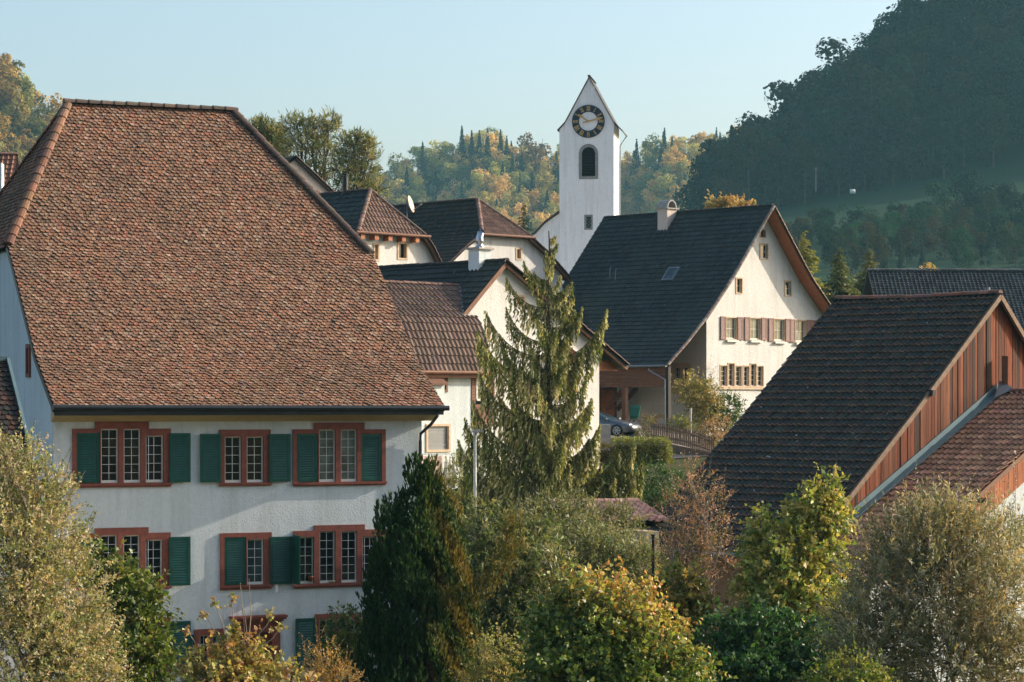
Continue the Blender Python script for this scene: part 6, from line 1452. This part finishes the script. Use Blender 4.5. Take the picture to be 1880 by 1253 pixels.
# ================================================================== WOODED HILLS
def crown_proto(kind, nq, size, rng):
    """leaf-clump cards of one tree, height about 1 (crown), origin at the foot; returns V, shade-independent tone per card"""
    if kind == 'broad':
        nl = 12; cen = []; R = []
        for i in range(nl):
            h = rng.uniform(.14, .90); r = .30 * math.sin(PI * min(1, max(.2, (h + .05) / 1.06))) ** .7; a = rng.uniform(0, 2 * PI); q = rng.uniform(.3, 1) * r
            cen.append((math.cos(a) * q, math.sin(a) * q, h)); R.append(rng.uniform(.11, .19))
        cen = np.array(cen); R = np.array(R); i = rng.integers(0, nl, nq); d = unit(rng.normal(size=(nq, 3)) + np.array([0, 0, .35])); p = cen[i] + d * R[i][:, None] * rng.uniform(.7, 1.05, (nq, 1)); nr = unit(d + rng.normal(0, .35, (nq, 3))); tone = rng.uniform(.75, 1.2, nl)[i] * rng.uniform(.8, 1.2, nq)
    else:
        u = rng.random(nq) ** .65; a = rng.uniform(0, 2 * PI, nq); lay = np.sin(u * 46 + 2 * np.sin(a * 3)) * .18 + .86; r = .17 * u * lay * rng.uniform(.35, 1.05, nq) ** .6 + .004
        p = np.stack([np.cos(a) * r, np.sin(a) * r, 1 - u * .93 - r * .35], 1); d = np.stack([np.cos(a), np.sin(a), .55 + 0 * a], 1); nr = unit(d + rng.normal(0, .35, (nq, 3))); tone = rng.uniform(.7, 1.25, nq); size = size * .8
    t = unit(np.cross(nr, rng.normal(size=(nq, 3)))); b = np.cross(nr, t); s = size * rng.uniform(.6, 1.3, (nq, 1))
    V = np.stack([p - t * s - b * s * .3, p - b * s, p + t * s + b * s * .2, p + b * s], 1)
    return V, tone
def proto_set(nb, nc, nq, size, seed):
    rng = np.random.default_rng(seed)
    return [crown_proto('broad', nq, size, rng) for _ in range(nb)], [crown_proto('cone', nq, size, rng) for _ in range(nc)]
def forest(name, pts, protos, pal_b, pal_c, conif, hmin, hmax, seed, label=None, trunks=True):
    rng = np.random.default_rng(seed); Vs, Cs = [], []; tk = MB(); tk.col = (.08, .07, .06)
    for x, y, z in pts:
        con = rng.random() < conif; V, tone = (protos[1] if con else protos[0])[rng.integers(0, len(protos[1 if con else 0]))]
        h = rng.uniform(hmin, hmax) * (1.12 if con else 1); w = h * rng.uniform(.85, 1.2); a = rng.uniform(0, 2 * PI); ca, sa = math.cos(a), math.sin(a)
        W = np.empty_like(V); W[..., 0] = (V[..., 0] * ca - V[..., 1] * sa) * w + x; W[..., 1] = (V[..., 0] * sa + V[..., 1] * ca) * w + y; W[..., 2] = V[..., 2] * h + z
        pal = pal_c if con else pal_b; c = np.array(pal[rng.integers(0, len(pal))]) * rng.uniform(.6, 1.35)
        Vs.append(W.reshape(-1, 3)); Cs.append(np.repeat(np.clip(tone[:, None] * c, .003, .9), 4, 0))
        if trunks: tk.tube([Vector((x, y, z - 1)), Vector((x, y, z + h * .55))], .018 * h, 4, .010 * h, False)
    V = np.concatenate(Vs); C = np.concatenate(Cs)
    o = np_mesh(name, V, np.arange(len(V)).reshape(-1, 4), C, M['hill_leaf'], None, 'stuff')
    if label: o['label'] = label; o['category'] = 'forest'
    if trunks: tk.build('trunks', M['bark'], o, kind='stuff')
    return o
def scatter(x0, x1, y0, y1, step, zf, keep, rng):
    out = []
    for x in np.arange(x0, x1, step):
        for y in np.arange(y0, y1, step):
            px, py = x + rng.uniform(-.45, .45) * step, y + rng.uniform(-.45, .45) * step
            if keep(px, py): out.append((px, py, zf(px, py) - .3))
    return out
rng_ = np.random.default_rng(100)
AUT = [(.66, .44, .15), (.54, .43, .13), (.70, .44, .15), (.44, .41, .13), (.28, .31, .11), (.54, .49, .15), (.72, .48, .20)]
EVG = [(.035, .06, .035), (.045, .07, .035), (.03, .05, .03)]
pm = proto_set(7, 3, 620, .030, 1)
inview = lambda x, y, a, b: a < x / y * FPX + 940 < b
pts = scatter(-200, 175, 1150, 1380, 7.5, hill_mid_z, lambda x, y: inview(x, y, 380, 1420) and hill_mid_z(x, y) > 12, rng_)
forest('forest_middle', pts, pm, AUT, EVG, .16, 11, 19, 2, 'wooded autumn hillside in the middle behind the church tower')
pl = proto_set(5, 2, 1000, .024, 3)
pts = scatter(-240, -80, 790, 915, 6.5, hill_left_z, lambda x, y: inview(x, y, -220, 540) and hill_left_z(x, y) > 20, rng_)
forest('forest_left', pts, pl, [(.44, .29, .09), (.38, .30, .09), (.48, .31, .10), (.30, .29, .09), (.35, .24, .09), (.24, .26, .09)], EVG, .06, 14, 21, 4, 'sunlit autumn wood on the left hillside beyond the big roof')
pr_ = proto_set(7, 2, 1500, .020, 5)
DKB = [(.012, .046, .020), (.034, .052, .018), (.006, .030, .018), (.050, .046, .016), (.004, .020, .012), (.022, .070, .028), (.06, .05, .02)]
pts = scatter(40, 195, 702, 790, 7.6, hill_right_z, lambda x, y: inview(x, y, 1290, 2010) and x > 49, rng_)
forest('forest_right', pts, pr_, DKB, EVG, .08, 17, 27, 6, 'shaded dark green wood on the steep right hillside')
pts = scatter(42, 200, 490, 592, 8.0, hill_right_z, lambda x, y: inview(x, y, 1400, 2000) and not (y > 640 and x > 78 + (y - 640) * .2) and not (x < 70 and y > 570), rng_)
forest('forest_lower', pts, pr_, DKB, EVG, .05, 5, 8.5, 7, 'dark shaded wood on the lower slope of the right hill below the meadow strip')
# single trees that stand out: skyline conifers and the meadow bushes
def lone(name, label, px, py_top, py_foot, Y, protos, k, pal, seed, wide=1.0, group=None, cat='tree'):
    rng = np.random.default_rng(seed); f = P(px, py_foot, Y); h = (py_foot - py_top) / FPX * Y; t = thing(name, label, cat, f, group)
    V, tone = protos[k]; W = V * np.array([h * wide, h * wide, h]) + np.array(tuple(f)); c = np.array(pal[rng.integers(0, len(pal))])
    V = W.reshape(-1, 3); np_mesh('crown', V, np.arange(len(V)).reshape(-1, 4), np.repeat(np.clip(tone[:, None] * c, .003, .9), 4, 0), M['hill_leaf'], t)
    m = MB(); m.tube([f - Vector((0, 0, 3)), f + Vector((0, 0, h * .9))], .014 * h, 5, .003 * h); m.build('trunk', M['bark'], t)
sk = [(848, 226, 'tallest pointed conifer on the middle hill skyline, left of its neighbours'), (866, 236, 'slender conifer on the middle hill skyline, second in the row'), (880, 235, 'conifer on the middle hill skyline, third in the row'), (895, 232, 'conifer on the middle hill skyline, in the centre of the row'), (919, 235, 'broad dark conifer on the middle hill skyline with gaps either side'), (930, 245, 'shorter conifer leaning close to the broad dark skyline conifer'), (776, 256, 'lone small conifer low on the left shoulder of the middle hill'), (1234, 248, 'pointed conifer right of the church tower on the skyline'), (1278, 249, 'small conifer on the skyline between church and dark hill'), (1322, 238, 'paired conifer top against the edge of the dark hill'), (1311, 244, 'lower conifer beside the paired top at the dark hill'), (1214, 258, 'ragged conifer nearest the church tower on the right skyline')]
for i, (px, py, lb) in enumerate(sk):
    lone('skyline_conifer', lb, px, py + 4, py + 74, 1335, pm[1], i % 3, [(.045, .07, .04), (.06, .075, .04)], 200 + i, 1.0, 'conifers on the distant skyline', 'conifer')
for i, (px, py, lb) in enumerate([(970, 243, 'orange leaved tall tree just left of the church tower on the skyline'), (996, 245, 'rust coloured tall tree closest to the church clock on the skyline')]):
    lone('skyline_tree', lb, px, py, py + 92, 1330, pm[0], i, [(.20, .12, .04)], 220 + i, .8, 'tall autumn trees on the skyline')
# umbrella-like pine on the right skyline
t = thing('umbrella_pine', 'flat crowned pine on a bare stem on the skyline right of the church', 'pine', P(1185, 300, 1320)); rg = np.random.default_rng(9)
c0 = P(1185, 266, 1320); n = 420; a = rg.uniform(0, 6.28, n); r = np.sqrt(rg.random(n)) * 2.1; lay = rg.integers(0, 3, n); p = np.stack([c0.x + np.cos(a) * r, c0.y + np.sin(a) * r, c0.z + 1.6 - r * .28 - lay * 1.15 + rg.normal(0, .15, n)], 1)
V, F = kites(p, unit(rg.normal(0, .6, (n, 3)) + np.array([0, 0, .3])), unit(rg.normal(size=(n, 3)) + np.array([0, 0, 1.])), np.full(n, .75), np.full(n, .4)); np_mesh('crown', V, F, np.repeat(pick([(.06, .075, .04), (.08, .085, .04)], n, rg), 4, 0), M['hill_leaf'], t)
m = MB(); m.tube([P(1185, 320, 1320), c0 + Vector((0, 0, 1.5))], .28, 6, .1); m.build('trunk', M['bark'], t)
bl = [(1410, 205, 372, 735, 'tall airy tree at the left end of the dark wood, sky showing through'), (1455, 145, 330, 742, 'tall tree on the dark hill skyline with light between its limbs'), (1388, 232, 392, 728, 'lowest tree at the left tip of the dark wood'), (1600, 118, 330, 722, 'biggest rounded tree standing out in front of the dark wood'), (1340, 330, 412, 690, 'dark bushy tree at the foot of the wood above the farmhouse ridge'), (1530, 62, 240, 752, 'tree on the steep middle part of the dark skyline'), (1672, 8, 200, 757, 'tree at the top of the visible dark skyline')]
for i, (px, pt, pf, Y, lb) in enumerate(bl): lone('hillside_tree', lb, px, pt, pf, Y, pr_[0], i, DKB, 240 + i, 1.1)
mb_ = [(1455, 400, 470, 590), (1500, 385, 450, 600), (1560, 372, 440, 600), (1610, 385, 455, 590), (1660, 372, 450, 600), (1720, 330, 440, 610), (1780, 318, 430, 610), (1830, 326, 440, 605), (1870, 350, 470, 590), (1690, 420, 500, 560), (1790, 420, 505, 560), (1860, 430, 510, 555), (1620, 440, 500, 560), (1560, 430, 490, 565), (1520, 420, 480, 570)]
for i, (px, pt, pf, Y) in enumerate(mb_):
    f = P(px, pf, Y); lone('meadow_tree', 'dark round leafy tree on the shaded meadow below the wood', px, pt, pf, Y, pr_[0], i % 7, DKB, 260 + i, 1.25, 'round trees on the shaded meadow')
for px, pt, pf, Y, lb in ((1498, 308, 346, 690, 'thin pale utility pole at the edge of the dark wood'), (1670, 402, 462, 560, 'tall utility pole among the dark meadow trees')):
    m = MB(); m.tube([P(px, pf + 6, Y), P(px, pt, Y)], .16, 6, .11); m.tube([P(px - 3, pt + 3, Y), P(px + 3, pt + 3, Y)], .08, 5); tag(m.build('utility_pole', M['greystone'], None), lb, 'utility pole', 'poles on the shaded hillside')
m = MB(); c = P(1565, 352, 660); m.lathe(c + Vector((-.7, 0, 0)), [(.001, 0), (.45, .02), (.6, .15), (.6, 1.3), (.45, 1.43), (.001, 1.45)], 14, Vector((1, 0, 0)), Vector((0, 1, 0)))
tag(m.build('hay_bale', M['white_paint'], None, True), 'small white wrapped bale lying on the shaded hillside meadow', 'bale')

# ================================================================== HAZE
m = MB(); m.abox(-440, 350, -575, 1620, -2.5, 262)
hm = bpy.data.materials.new('valley_haze'); hm.use_nodes = True; nt = hm.node_tree; nt.nodes.clear()
o_ = nt.nodes.new('ShaderNodeOutputMaterial'); v_ = nt.nodes.new('ShaderNodeVolumePrincipled')
v_.inputs['Color'].default_value = (.35, .76, .92, 1); v_.inputs['Density'].default_value = HAZE; v_.inputs['Anisotropy'].default_value = .25
nt.links.new(v_.outputs[0], o_.inputs['Volume'])
m.build('haze', hm, None, kind='stuff')
